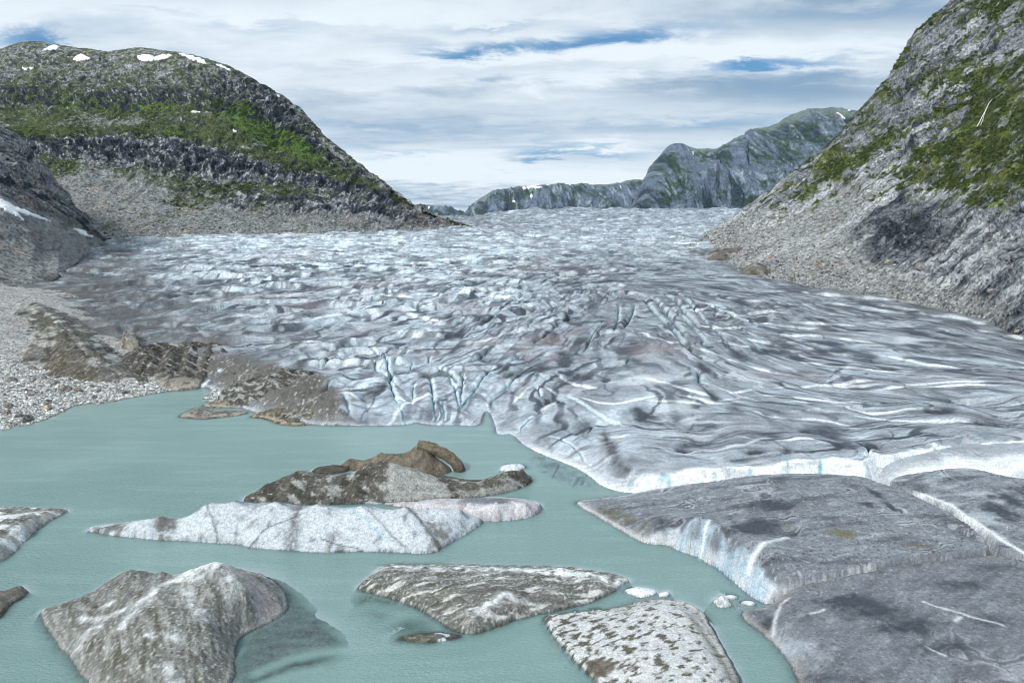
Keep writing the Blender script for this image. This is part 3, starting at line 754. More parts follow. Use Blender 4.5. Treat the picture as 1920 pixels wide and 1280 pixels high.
# --- long white iceberg
def col_white(X, Y, Z, sd, sl, N):
    c = full(X, (.54, .59, .625))
    c = mixc(c, PALE * .8, .75 * sst(fbm(X / 4, Y / 3, 21, 5), 0, .5))
    c = mixc(c, GREYD, .75 * sst(fbm(X / 2.2, Y / 2.2, 22, 5), .15, .5))
    c = mixc(c, GREYD * .8, .9 * sst(Z, 4.2, 5.2) * sst(-N[..., 1] * -1, -.25, .25))
    c = mixc(c, (.10, .105, .11), .85 * poly_mask(X, Y, [(575, 948), (560, 975), (545, 1000), (545, 1025)], 1.3, 2.5, 1.2) * sst(fbm(X / 1.2, Y / 1.2, 23, 4), -.5, .15))
    for pl, w in (([(380, 948), (400, 985), (420, 1005)], .16), ([(460, 1005), (500, 990), (555, 980)], .14), ([(640, 955), (700, 980), (760, 1010)], .13), ([(740, 958), (790, 985), (830, 1010)], .45), ([(600, 1000), (680, 1010)], .12)):
        c = mixc(c, (.07, .08, .085), .85 * poly_mask(X, Y, pl, w, 2.5))
    c = mixc(c, BLUE, .8 * poly_mask(X, Y, [(642, 960), (690, 978), (720, 990)], .16, 3.5))
    till = np.maximum(area_mask(X, Y, [(150, 993), (200, 985), (240, 978), (235, 1000), (215, 1005), (170, 998)], .6), area_mask(X, Y, [(300, 975), (325, 965), (330, 985), (305, 1010), (285, 1000)], 1.8))
    till = np.maximum(till, area_mask(X, Y, [(800, 1000), (812, 990), (850, 1005), (830, 1025), (812, 1036)], 1.2)); till = np.maximum(till, area_mask(X, Y, [(615, 1012), (640, 1012), (650, 1030), (610, 1030)], .8))
    c = mixc(c, TILL, .85 * till * sst(fbm(X / 1.8, Y / 1.8, 24, 4), -.35, .1))
    return mixc(c, TILL, .5 * sst(fbm(X / 6, Y / 3, 25, 5), .1, .45) * (X < -48))


berg_white = ice_form('iceberg', [(148, 993), (215, 1004), (330, 1013), (450, 1019), (470, 1026), (540, 1031), (612, 1036), (640, 1033), (720, 1033), (812, 1038), (835, 1022), (880, 997), (910, 981, 0, 0, 1), (862, 957, 3.5, 0, 6),
    (760, 950, 5, 0, 6), (600, 944, 5.4, 0, 6), (440, 938, 5.4, 0, 6), (380, 950, 4.6, 0, 5), (300, 968, 3, 0, 4), (210, 984, 1, 0, 3)],
    [(200, 988, .9), (250, 978, 1.9), (300, 968, 3.0), (380, 949, 4.7), (400, 942, 5.2), (440, 938, 5.5), (520, 941, 5.5), (600, 944, 5.4), (680, 948, 5.2), (760, 951, 5.0), (820, 954, 4.3), (862, 957, 3.6), (895, 972, 1.6),
     (300, 990, 1.6), (400, 985, 2.6), (480, 985, 2.9), (560, 990, 2.5), (640, 985, 3.0), (720, 990, 2.7), (790, 1000, 2.2), (840, 1000, 1.6), (800, 975, 3.2), (812, 1015, 1.2), (700, 1015, 1.1), (500, 1010, 1.2)], col_white, M_BERG, res=.26, seed=3, namp=.3)
tag(berg_white, 'long white wedge-shaped iceberg with thin dark cracks and a pointed tip', 'iceberg', 'icebergs floating on the lake')


def col_pink(X, Y, Z, sd, sl, N):
    c = full(X, (.55, .55, .58))
    c = mixc(c, (.42, .36, .38), .8 * sst(fbm(X / 4, Y / 2, 31, 5), -.05, .4))
    c = mixc(c, GREYD * .8, .9 * sst(Z, 2.2, 2.9) * sst(.5 - sl, -.1, .2))
    c = mixc(c, WHITE, .5 * sst(fbm(X / 2, Y / 2, 32, 4), .2, .5))
    return c


berg_pink = ice_form('iceberg', [(640, 955, 0, 0, 6), (760, 965, 0, 0, 4), (905, 979), (972, 973), (1005, 966), (1015, 950), (1014, 943), (960, 931, 1.5, 0, 3), (880, 930, 2, 0, 3), (760, 938, 2, 0, 3), (660, 942, 1, 0, 2)],
    [(700, 946, 2.6), (780, 942, 3), (860, 944, 3.1), (930, 946, 3.0), (985, 945, 2.4), (1005, 945, 1.4), (960, 936, 2.6), (880, 934, 3.0), (760, 940, 2.6), (900, 962, 1.6), (960, 960, 1.3)], col_pink, M_BERG, res=.26, seed=8, namp=.15)
tag(berg_pink, 'flat pinkish grey iceberg lying behind the long white one', 'iceberg', 'icebergs floating on the lake')


def col_dirt(X, Y, Z, sd, sl, N, gr=(0.0, .3), seed=41, tillc=TILL):
    c = full(X, tillc)
    c = mixc(c, tillc * .5, .8 * sst(fbm(X / 4, Y / 12, seed, 5, .62), -.05, .3))
    c = mixc(c, GRAVEL, .9 * sst(fbm(X / 3.5 + Z / 2, Y / 3.5, seed + 1, 5, .6), gr[0], gr[1]))
    c = mixc(c, GRAVEL * 1.5, .7 * sst(fbm(X / .7, Y / .7, seed + 2, 3), .3, .5))
    return c


def col_dirt_front(X, Y, Z, sd, sl, N):
    c = col_dirt(X, Y, Z, sd, sl, N, (.05, .3))
    c = mixc(c, GRAVEL * .95, .92 * area_mask(X, Y, [(750, 885), (790, 893), (820, 905), (850, 920), (830, 934), (760, 935), (718, 930), (730, 905)], 1.5, .5, 1.2))
    c = mixc(c, GRAVEL * .9, .7 * area_mask(X, Y, [(850, 925), (900, 920), (950, 912), (975, 905), (965, 920), (880, 932)], .6, .5, .8))
    return c


dirt_front = ice_form('dirt_mound', [(452, 936), (480, 942), (560, 945), (640, 945), (720, 940), (800, 938), (880, 933), (940, 925), (975, 915), (997, 905), (995, 893), (975, 884, 1.5, 0, 2), (940, 893, .8, 0, 2), (890, 906, .5, 0, 2), (850, 898, 1, 0, 3), (790, 880, 3, 0, 5), (710, 865, 6, 0, 6), (640, 890, 2.5, 0, 5), (600, 893, 2, 0, 5), (565, 885, 3, 0, 4), (500, 905, 2, 0, 4), (470, 925, .6, 0, 2)],
    [(470, 928, 1), (500, 908, 2.4), (530, 896, 3.2), (560, 883, 4.0), (575, 882, 4.0), (590, 893, 3.2), (620, 895, 3.2), (650, 893, 3.6), (680, 880, 4.9), (695, 868, 6.0), (712, 865, 6.2), (735, 867, 6.0), (770, 880, 4.6), (810, 893, 3.0), (850, 905, 1.9), (880, 910, 1.5), (910, 904, 1.8), (940, 894, 2.4), (960, 884, 2.9), (980, 880, 2.6), (992, 893, 1.2),
     (560, 915, 2.2), (600, 920, 2), (650, 915, 2.6), (700, 900, 3.6), (720, 920, 2.2), (760, 910, 2.5), (820, 925, 1.1), (960, 905, 1.2), (600, 935, .8), (700, 935, .9)], col_dirt_front, M_TILL, res=.27, seed=12, namp=.45, nscale=3)
tag(dirt_front, 'brown dirt-covered ice mound with a grey gravel slope behind the long white iceberg', 'dirt mound', 'dirt mounds standing in the lake')

dirt_back = ice_form('dirt_mound', [(632, 875), (660, 880), (700, 885), (760, 888), (800, 892), (826, 890), (846, 884), (846, 877), (832, 865, 1, 0, 1), (804, 832, 6, 0, 4), (760, 848, 3.5, 0, 4), (715, 850, 3.5, 0, 3), (690, 862, 2, 0, 3), (640, 862, 1.8, 0, 2)],
    [(640, 860, 2), (655, 860, 2.1), (670, 866, 1.6), (690, 864, 2.2), (705, 858, 2.8), (713, 848, 3.8), (735, 851, 3.6), (765, 846, 4.2), (780, 835, 5.6), (792, 829, 6.4), (800, 832, 6.2), (806, 842, 4.8), (812, 853, 3.5), (828, 870, 1.7), (770, 868, 2.6), (800, 870, 2.4), (820, 880, .7), (740, 872, 1.6)],
    lambda X, Y, Z, sd, sl, N: mixc(mixc(full(X, (.20, .175, .135)), TILL, .8 * sst(fbm(X / 3, Y / 3, 47, 4), -.1, .4)), TILLP, .7 * sst(Z, 5.0, 6.3)), M_TILL, res=.25, seed=14, namp=.3, nscale=2.5, rise=1.5)
tag(dirt_back, 'peaked brown dirt mound with an arch and a hole on its side', 'dirt mound', 'dirt mounds standing in the lake')


def tube_mesh(name, pts, rads, mat, col, parent=None, seg=14, squash=1.0, seed=0):
    P = np.array(pts, float); t = np.linspace(0, len(P) - 1, 28)
    C = np.stack([np.interp(t, range(len(P)), P[:, i]) for i in range(3)], -1); Rr = np.interp(t, range(len(P)), rads)
    for _ in range(3): C[1:-1] = (C[:-2] + C[1:-1] * 2 + C[2:]) / 4
    T = np.gradient(C, axis=0); T /= np.linalg.norm(T, axis=1, keepdims=True)
    up = np.array((0, 1.0, .2)); A = np.cross(T, up); A /= np.linalg.norm(A, axis=1, keepdims=True); B = np.cross(A, T)
    an = np.linspace(0, 2 * np.pi, seg, endpoint=False)
    ring = C[:, None] + (np.cos(an)[None, :, None] * A[:, None] * squash + np.sin(an)[None, :, None] * B[:, None]) * Rr[:, None, None]
    n = fbm(ring[..., 0] / .8 + ring[..., 2], ring[..., 1] / .8 - ring[..., 2], seed, 3)
    ring = ring + (ring - C[:, None]) * n[..., None] * .35
    nr = len(C); V = ring.reshape(-1, 3); F = []
    for i in range(nr - 1):
        for j in range(seg):
            F.append((i * seg + j, i * seg + (j + 1) % seg, (i + 1) * seg + (j + 1) % seg, (i + 1) * seg + j))
    return mesh_obj(name, V, np.array(F), full(V[:, 0], col) * (1 + .4 * n.reshape(-1, 1)), mat, parent)


arch = tube_mesh('arch', [on_z(u, v, h) + np.array((0, -.3, 0)) for u, v, h in ((786, 835, 5.7), (804, 837, 5.6), (824, 845, 4.8), (842, 855, 3.5), (855, 866, 2.1), (862, 876, .8), (862, 884, -.6))], [1.5, 1.5, 1.35, 1.35, 1.4, 1.5, 1.5], M_TILL, (.19, .165, .125), dirt_back, seed=3)

small_dirt = ice_form('dirt_mound', [(580, 882), (600, 888), (630, 888), (655, 882), (652, 878), (630, 872), (605, 876)], [(605, 876, .7), (625, 871, 1.0), (645, 876, .7), (620, 880, .6)],
    lambda X, Y, Z, sd, sl, N: mixc(full(X, TILL * .8), PALE, .8 * sst(.5 - Z, 0, .4) * (Y < 160)), M_TILL, res=.25, seed=15, namp=.15)
tag(small_dirt, 'low dark dirt mound, smallest of those behind the white iceberg', 'dirt mound', 'dirt mounds standing in the lake')
ice_lump = ice_form('ice_floe', [(934, 882), (950, 884), (975, 882), (987, 876), (975, 871), (950, 872)], [(945, 874, .9), (965, 871, 1.1), (978, 874, .5)], lambda X, Y, Z, sd, sl, N: mixc(full(X, PALE), WHITE, sst(fbm(X, Y, 4, 3), 0, .3)), M_BERG, res=.2, seed=16, namp=.3, nscale=1.2)
tag(ice_lump, 'crumbly white floe behind the tail of the brown dirt mound', 'ice floe')


# --- big dirty iceberg in front
def col_dirty(X, Y, Z, sd, sl, N, seed=51, ang=.5, th=(-.1, .3), base=(.145, .15, .136)):
    a, b = X * math.cos(ang) + Y * math.sin(ang), -X * math.sin(ang) + Y * math.cos(ang)
    c = full(X, base)
    c = mixc(c, (.345, .36, .345), .75 * sst(fbm(a / 1.2, b / 4.5, seed, 5, .6), th[0], th[1]))
    c = mixc(c, OLIVE * .75, .8 * sst(fbm(a / 1.0, b / 6, seed + 1, 4), .05, .4))
    c = mixc(c, GRAVEL * 1.3, .75 * sst(fbm(X / .55, Y / .55, seed + 2, 3), .12, .45))
    c = mixc(c, OLIVE * .5, .8 * sst(fbm(X / .45 + 9, Y / .45, seed + 3, 3), .18, .45))
    return c


def col_front(X, Y, Z, sd, sl, N):
    c = col_dirty(X, Y, Z, sd, sl, N)
    wh = np.zeros_like(X)
    for pl, w, h, s in (([(355, 1068), (385, 1060), (410, 1058)], 2.4, 7.0, 1.1), ([(405, 1062), (425, 1080), (440, 1095)], 1.3, 6.2, .75), ([(270, 1120), (300, 1095), (340, 1085), (370, 1092)], 1.1, 6, .8), ([(230, 1160), (250, 1140), (270, 1125)], .9, 5, .8),
                        ([(150, 1140), (165, 1150), (200, 1160), (230, 1158)], .5, 3, .7), ([(195, 1128), (210, 1127)], .6, 3, 1.0), ([(145, 1190), (175, 1172), (185, 1178)], .7, 3, .7), ([(340, 1100), (360, 1120), (375, 1140)], .9, 6, .55), ([(320, 1190), (340, 1200)], .6, 4, .6), ([(275, 1192), (282, 1195)], .5, 4, .9), ([(310, 1240), (330, 1265)], .8, 3, .6)):
        wh = np.maximum(wh, s * poly_mask(X, Y, pl, w, h, 1.1))
    c = mixc(c, WHITE, wh * np.clip(.7 + 1.2 * fbm(X / 1.5, Y / 1.5, 57, 4), 0, 1))
    pk = area_mask(X, Y, [(430, 1075), (470, 1085), (520, 1110), (535, 1140), (500, 1150), (460, 1120), (435, 1095)], 3, 1.2, 1.0)
    c = mixc(c, (.40, .37, .385), .7 * pk); c = mixc(c, RUST * .9, .5 * pk * sst(fbm(X / 1.2, Y / 1.2, 58, 4), 0, .3))
    c = mixc(c, (.40, .41, .40), .5 * np.exp(-np.clip(sd, 0, 9) / .9))
    return c


berg_front = ice_form('iceberg', [(70, 1147), (90, 1175), (105, 1205), (130, 1228), (150, 1260), (175, 1290), (230, 1330), (330, 1350), (420, 1330), (430, 1285), (440, 1262), (438, 1240), (440, 1210), (462, 1185), (490, 1172), (520, 1158), (538, 1142), (540, 1125), (525, 1100), (500, 1082), (470, 1072), (440, 1064),
    (400, 1062, 4, 0, 4), (340, 1074, 4, 0, 3), (290, 1072, 2, 0, 2), (240, 1064, 1, 0, 1), (215, 1082), (185, 1105), (140, 1125), (100, 1140)],
    [(110, 1150, 1.2), (160, 1130, 1.5), (220, 1085, 1.6), (245, 1068, 2.8), (300, 1072, 4.8), (350, 1070, 6.2), (385, 1057, 7.0), (410, 1053, 7.4), (430, 1062, 6.6), (470, 1080, 4.6), (510, 1108, 2.6), (530, 1135, 1.2), (495, 1150, 2.2), (460, 1120, 4.6), (440, 1090, 6.2),
     (390, 1085, 6.6), (345, 1090, 6.2), (300, 1105, 5.8), (265, 1130, 5.2), (240, 1155, 4.6), (200, 1165, 3.2), (170, 1180, 3.0), (280, 1085, 4.2), (220, 1120, 3.0), (190, 1140, 2.2), (150, 1195, 2.0),
     (330, 1135, 5.2), (300, 1170, 4.6), (260, 1200, 3.8), (400, 1130, 5.0), (400, 1180, 3.6), (350, 1210, 3.4), (300, 1240, 2.8), (230, 1240, 2.2), (200, 1250, 1.6), (380, 1260, 1.8), (420, 1200, 2.2), (300, 1300, 1.2), (250, 1290, 1.2)],
    col_front, M_BERG, res=.16, seed=18, namp=.35, nscale=2.2, rag=.45, foot=[([(440, 1056), (500, 1063), (550, 1085), (600, 1140), (645, 1180), (670, 1214), (650, 1240), (560, 1264), (500, 1290), (430, 1310), (420, 1240), (470, 1130)], .28)], clear=[([(480, 1262), (540, 1236), (600, 1224), (668, 1218)], .9), ([(470, 1290), (540, 1268), (600, 1254)], .7)])
tag(berg_front, 'humped brown-grey iceberg with white crest and submerged foot', 'iceberg', 'icebergs floating on the lake')


def col_slab(X, Y, Z, sd, sl, N):
    c = col_dirty(X, Y, Z, sd, sl, N, 61, -1.25, (-.05, .3))
    a, b = X * .97 + Y * .25, -X * .25 + Y * .97
    c = mixc(c, (.62, .63, .61), .85 * sst(fbm(a / 4.5, b / 1.1, 66, 5), .08, .34))
    wh = np.maximum(poly_mask(X, Y, [(700, 1060), (760, 1062), (900, 1066), (1020, 1066), (1100, 1078), (1170, 1086)], 1.2, 1.2, .6), area_mask(X, Y, [(1040, 1062), (1100, 1072), (1180, 1085), (1165, 1092), (1100, 1086), (1000, 1076)], 1.0, .5, .6))
    c = mixc(c, WHITE, wh * .9 * sst(fbm(X / 2, Y / 2, 67, 4), -.35, .1))
    c = mixc(c, WHITE, .7 * poly_mask(X, Y, [(900, 1152), (920, 1142), (950, 1122), (965, 1135)], .8, 1, .6))
    c = mixc(c, (.10, .10, .09), .8 * poly_mask(X, Y, [(820, 1140), (880, 1120), (930, 1112), (960, 1118), (1000, 1128), (1080, 1125)], .55, 1, .5))
    return c


berg_slab = ice_form('iceberg', [(667, 1102), (680, 1092), (700, 1075), (722, 1058), (800, 1060), (940, 1062), (1050, 1063), (1110, 1071), (1186, 1085), (1165, 1094), (1150, 1108), (1110, 1128), (1060, 1142), (980, 1156), (930, 1175), (895, 1188), (850, 1183), (825, 1165), (800, 1148), (740, 1122), (700, 1112)],
    [(720, 1064, 1.3), (800, 1066, 1.6), (940, 1067, 1.5), (1050, 1068, 1.6), (1110, 1076, 1.4), (1150, 1084, .8), (700, 1088, 1.4), (760, 1090, 1.7), (850, 1100, 1.7), (950, 1095, 1.5), (1050, 1088, .9), (1050, 1100, 1.5), (1120, 1100, 1.2), (900, 1135, 1.8), (950, 1115, 2.2), (970, 1130, 1.9), (1040, 1120, 1.2), (890, 1165, 1.4), (920, 1145, 2.0), (850, 1150, .9), (780, 1118, .7)],
    col_slab, M_BERG, res=.17, seed=19, namp=.4, nscale=2.0, rag=.35, foot=[([(655, 1138), (668, 1112), (690, 1108), (760, 1120), (830, 1140), (860, 1175), (820, 1160), (780, 1142), (720, 1138)], .18), ([(670, 1148), (700, 1145), (740, 1148), (715, 1160), (690, 1158)], .25), ([(728, 1170), (760, 1158), (790, 1158), (820, 1175), (860, 1182), (880, 1195), (740, 1203)], .3)])
tag(berg_slab, 'low flat brown and white streaked iceberg pointing towards two white floes', 'iceberg', 'icebergs floating on the lake')
slab_tip = ice_form('ice_floe', [(742, 1200), (765, 1190), (800, 1186), (840, 1188), (872, 1192), (840, 1199), (808, 1205), (780, 1203)], [(790, 1193, .35), (830, 1193, .4), (770, 1196, .2)], lambda X, Y, Z, sd, sl, N: mixc(mixc(full(X, TILL), WHITE * .9, sst(fbm(X / 1.5, Y, 71, 4), -.05, .25)), OLIVE, .8 * (X < -11.5)), M_BERG, res=.15, seed=20, namp=.1, edge=.15)
tag(slab_tip, 'thin dirty floe barely above water below the streaked flat iceberg', 'ice floe')


def col_speck(X, Y, Z, sd, sl, N):
    c = full(X, (.58, .60, .60))
    a, b = X * .9 + Y * .43, -X * .43 + Y * .9
    c = mixc(c, OLIVE * .85, .95 * sst(fbm(a / 1.9, b / .9, 76, 5, .58) - .008 * (X - 10), -.06, .2))
    lft = sst(fbm(X / 6, Y / 6, 77, 2) * 2 - (X - 3.5) * .35 - (Y - 93) * .1, 0, 3)
    c = mixc(c, (.20, .195, .17), .75 * lft * sst(fbm(X / .6, Y / .6, 78, 3), -.3, .2))
    c = mixc(c, GRAVEL, .7 * lft * sst(fbm(X / .5 + 5, Y / .5, 79, 3), .1, .4))
    c = mixc(c, (.24, .23, .20), .8 * np.exp(-np.clip(sd, 0, 9) / 1.1) * (X > 15))
    c = mixc(c, OLIVE, .6 * poly_mask(X, Y, [(1290, 1160), (1320, 1190), (1350, 1230), (1380, 1280)], .7, 1, .6))
    pt = area_mask(X, Y, [(1095, 1238), (1120, 1230), (1145, 1240), (1155, 1252), (1120, 1266)], .8, .3, .5)
    c = mixc(c, (.11, .085, .06), .9 * pt)
    return c


berg_speck = ice_form('iceberg', [(1018, 1157), (1045, 1152), (1100, 1148), (1160, 1142), (1200, 1128), (1250, 1124), (1290, 1130), (1318, 1145), (1330, 1170), (1350, 1205), (1370, 1240), (1390, 1280), (1400, 1340), (1340, 1390), (1250, 1380), (1180, 1330), (1120, 1280), (1085, 1245), (1050, 1210), (1030, 1180)],
    [(1060, 1170, .6), (1120, 1165, 1.0), (1200, 1138, 1.2), (1260, 1135, 1.6), (1300, 1155, 1.6), (1200, 1180, 1.6), (1280, 1200, 2.0), (1320, 1220, 1.6), (1200, 1240, 1.6), (1140, 1220, 1.0), (1300, 1270, 2.0), (1350, 1270, 1.4), (1230, 1290, 1.6), (1250, 1340, 1.2), (1330, 1330, 1.4), (1370, 1290, .6), (1100, 1200, .7)],
    col_speck, M_BERG, res=.15, seed=22, namp=.22, nscale=2.2, rag=.3, foot=[([(1018, 1150), (1060, 1140), (1130, 1138), (1150, 1150), (1060, 1165)], .25), ([(1255, 1112), (1290, 1115), (1320, 1140), (1310, 1150), (1260, 1130)], .5)])
tag(berg_speck, 'white iceberg speckled all over with brown dirt', 'iceberg', 'icebergs floating on the lake')

berg_left = ice_form('iceberg', [(-160, 960), (0, 950), (40, 952), (90, 955), (131, 955), (110, 968), (85, 980), (60, 1000), (40, 1020), (20, 1040), (0, 1054), (-60, 1075), (-160, 1080)],
    [(-100, 965, 1.5), (0, 956, 1.5), (40, 960, 1.3), (30, 968, 2.4), (60, 972, 2.2), (90, 962, 1.2), (115, 957, .8), (40, 985, 2.6), (55, 990, 1.6), (0, 990, 2.4), (0, 1020, 2.2), (20, 1022, 1.2), (-60, 1010, 2.5), (-60, 1050, 1.6), (60, 955, .6)],
    lambda X, Y, Z, sd, sl, N: mixc(mixc(mixc(col_dirty(X, Y, Z, sd, sl, N, 81, .3), WHITE, .9 * sst(fbm(X / 4, Y / 3, 85, 4) + .35 * np.exp(-((Z - 2.2) / .9) ** 2), .12, .42)), TILL, .8 * sst(120 - Y + 2 * fbm(X / 3, Y / 3, 87, 3), 0, 3)), (.6, .62, .62), .4 * sst(sl, .4, .8)), M_BERG, res=.22, seed=24, namp=.35, nscale=2.4)
tag(berg_left, 'dirty white iceberg with a pointed end, cut off by the picture edge', 'iceberg', 'icebergs floating on the lake')
berg_bit = ice_form('iceberg', [(-80, 1125), (0, 1113), (30, 1102), (42, 1098), (46, 1106), (53, 1110), (40, 1122), (25, 1128), (10, 1145), (0, 1162), (-80, 1180)], [(-40, 1140, 1.2), (0, 1120, 1.0), (25, 1110, 1.0), (40, 1102, .9), (48, 1110, .6), (10, 1130, .8)],
    lambda X, Y, Z, sd, sl, N: mixc(mixc(col_dirty(X, Y, Z, sd, sl, N, 91, .3), (.12, .105, .085), .75), WHITE, .8 * sst(X, -70.2, -69.2)), M_BERG, res=.16, seed=26, namp=.25, nscale=1.5, rise=3)
tag(berg_bit, 'small brown slab of ice at the picture edge beside the humped iceberg', 'iceberg', 'icebergs floating on the lake')


# --- small white floes
def floe(pts, hts, label, seed, dirt=0.0, res=.12):
    o = ice_form('ice_floe', pts, hts, lambda X, Y, Z, sd, sl, N: mixc(mixc(full(X, WHITE), PALE, .6 * sst(fbm(X / 1.2, Y / 1.2, seed, 4), .0, .4)), TILL, dirt * sst(fbm(X / .8, Y / .8, seed + 1, 4), -.1, .25)), M_BERG, res=res, seed=seed, namp=.12, nscale=.9, edge=.25, rag=.15)
    return tag(o, label, 'ice floe', 'small ice floes on the lake')


floe([(1168, 1107), (1180, 1102), (1210, 1101), (1234, 1107), (1222, 1117), (1202, 1121), (1185, 1115)], [(1185, 1106, .5), (1205, 1106, .8), (1222, 1108, .5), (1203, 1114, .5)], 'largest clean white floe beside the tip of the streaked iceberg', 141)
floe([(1233, 1118), (1240, 1110), (1254, 1107), (1256, 1113), (1248, 1119)], [(1243, 1112, .4), (1250, 1110, .5)], 'little white floe next to the largest clean floe', 142)
floe([(1337, 1124), (1345, 1119), (1360, 1117), (1370, 1130), (1372, 1136), (1355, 1140), (1343, 1135)], [(1345, 1121, .9), (1352, 1117, 1.3), (1360, 1126, .9), (1355, 1133, .6)], 'jagged white floe with dirt on one flank in the narrow channel', 143, .55)
floe([(1347, 1113), (1360, 1116), (1376, 1115), (1384, 1119), (1376, 1124), (1362, 1121)], [(1358, 1115, .5), (1376, 1117, .6)], 'slim white floe touching the jagged dirty floe', 144, .3)
floe([(1388, 1130), (1394, 1126), (1408, 1126), (1418, 1131), (1412, 1135), (1400, 1134)], [(1398, 1128, .4), (1408, 1129, .5)], 'low white floe against the foot of the ice cliff', 145, .1)
for i, (u, v, r) in enumerate([(1190, 1132, 4), (1194, 1124, 2.5), (1112, 1142, 2.5), (1122, 1143, 3), (1078, 1145, 2.5), (1098, 1147, 2), (1386, 1139, 3)]):
    o = floe([(u - r, v), (u, v - r * .5), (u + r, v), (u, v + r * .5)], [(u, v, .2)], 'tiny white scrap of ice drifting between the streaked and speckled icebergs', 150 + i, 0, .08)
    o['group'] = 'ice scraps between two icebergs'
    if i == 6: o['label'] = 'tiny white scrap of ice drifting in the narrow channel beside the jagged floe'; o['group'] = 'small ice floes on the lake'


# --- detached blocks of glacier ice on the near side of the canyon
def col_block(seed, ang):
    def f(X, Y, Z, sd, sl, N):
        a, b = X * math.cos(ang) + Y * math.sin(ang), -X * math.sin(ang) + Y * math.cos(ang)
        c = full(X, (.255, .27, .295))
        c = mixc(c, (.39, .415, .445), .7 * sst(fbm(a / 8, b / 2.4, seed, 5), .0, .4))
        c = mixc(c, (.115, .12, .135), .9 * sst(fbm(a / 12, b / 4, seed + 1, 5), .0, .40))
        c = mixc(c, MAUVE * .8, .55 * sst(fbm(a / 7, b / 4, seed + 2, 4), .1, .4)); c = c * np.array((.76, .80, .815), np.float32) * (1 + .6 * fbm(a / 3, b / .8, seed + 6, 4, .65))[..., None]
        c = mixc(c, (.07, .08, .095), .45 * sst(fbm(X / .8, Y / .8, seed + 3, 3), .15, .5))
        c = mixc(c, (.62, .66, .7), .4 * sst(fbm(X / .7 + 9, Y / .7, seed + 4, 3), .2, .5))
        for k_, (la, lb, st) in enumerate(((22, 9, .7), (14, 17, .55))):
            ln = np.abs(perlin(a / la + .4 * fbm(a / 9, b / 9, seed + 71, 3), b / lb + .4 * fbm(a / 9, b / 9, seed + 72, 3), seed + 61 + k_)) * lb
            c = mixc(c, (.05, .055, .07), st * sst(.34 - ln, 0, .22) * sst(fbm(X / 14, Y / 14, seed + 63 + k_, 3), .0, .2)); c = mixc(c, (.66, .70, .74), .6 * st * np.exp(-((ln - .55) / .22) ** 2) * sst(fbm(X / 14, Y / 14, seed + 63 + k_, 3), .0, .2))
        c = mixc(c, (.03, .035, .045), .75 * sst(fbm(X / .9, Y / .7, seed + 65, 3, .6) + .25 * fbm(X / 7, Y / 5, seed + 66, 3), .30, .42))
        c = mixc(c, (.50, .56, .61), sst(sl, .75, 1.5) * .9 * sst(3.0 - Z, -.6, .4)); c = mixc(c, (.20, .22, .25), .8 * sst(sl, 1.2, 2.5) * sst(Z - 2.6, -.4, .6))
        return c
    return f


def spots(X, Y, c, lst, h, col=INK):
    for (u, v, ru, rv, st) in lst:
        p = wp((u, v, h)); e = wp((u, v - rv, h)); sx = ru * p[1] / FPX; sy = max(e[1] - p[1], .4)
        dx = (X - p[0]) / sx + .7 * fbm(X / 2.2, Y / 2.2, 501, 4); dy = (Y - p[1]) / sy + .7 * fbm(X / 2.2 + 9, Y / 2.2, 502, 4)
        c = mixc(c, col, np.clip(1.9 * st * np.exp(-(dx * dx + dy * dy)) * (.9 + .5 * fbm(X / 1.1, Y / .7, 503, 3)) - .15, 0, .95))
    return c


def col_a(X, Y, Z, sd, sl, N):
    c = col_block(201, .15)(X, Y, Z, sd, sl, N)
    c = spots(X, Y, c, [(1450, 950, 45, 14, .85), (1420, 985, 50, 18, .9), (1480, 1005, 30, 6, .6), (1240, 965, 25, 12, .6), (1460, 895, 25, 4, .6), (1340, 905, 20, 4, .5), (1640, 930, 10, 10, .9), (1670, 955, 9, 9, 1), (1625, 951, 14, 4, .9), (1275, 1000, 20, 8, .5), (1320, 1015, 30, 10, .55)], 4.5)
    c = spots(X, Y, c, [(1580, 1000, 28, 9, .75), (1480, 985, 14, 5, .5), (1720, 1025, 40, 6, .35)], 5, OLIVE * 1.5)
    edge_w = np.exp(-np.clip(sd, 0, 20) / .8)
    lk = sst(16 - X + .6 * (Y - 130), -3, 3)
    tl = area_mask(X, Y, [(1090, 940), (1160, 938), (1180, 960), (1220, 990), (1200, 1005), (1150, 970)], 1.8, 1.2, 2)
    c = mixc(c, OLIVE * 1.1, .7 * tl * sst(fbm(X / 2.5, Y / 2.5, 207, 4), -.3, .2))
    c = mixc(c, (.55, .56, .57), .8 * np.exp(-(np.clip(sd, 0, 20) / .9) ** 2) * sst(2.2 - Z, -.5, .5))
    face = area_mask(X, Y, [(1258, 1008), (1320, 1012), (1360, 1040), (1415, 1072), (1440, 1100), (1434, 1128), (1400, 1112), (1340, 1060), (1290, 1036), (1255, 1024)], 2.0, .5, .8)
    c = mixc(c, np.array((.34, .46, .56)), .8 * face * sst(fbm(X / 3, Y / 3, 208, 3), -.4, .2)); c = mixc(c, WHITE * .8, .4 * face * sst(fbm(X / 1.5, Y / 1.5, 209, 4), .0, .4))
    for pl, w in (([(1405, 1050), (1440, 1030), (1475, 1010)], .5), ([(1450, 1110), (1500, 1083), (1560, 1070), (1640, 1055)], .32), ([(1310, 1010), (1330, 990), (1345, 975)], .25)):
        c = mixc(c, WHITE, .75 * poly_mask(X, Y, pl, w, 4.5, .5))
    return c


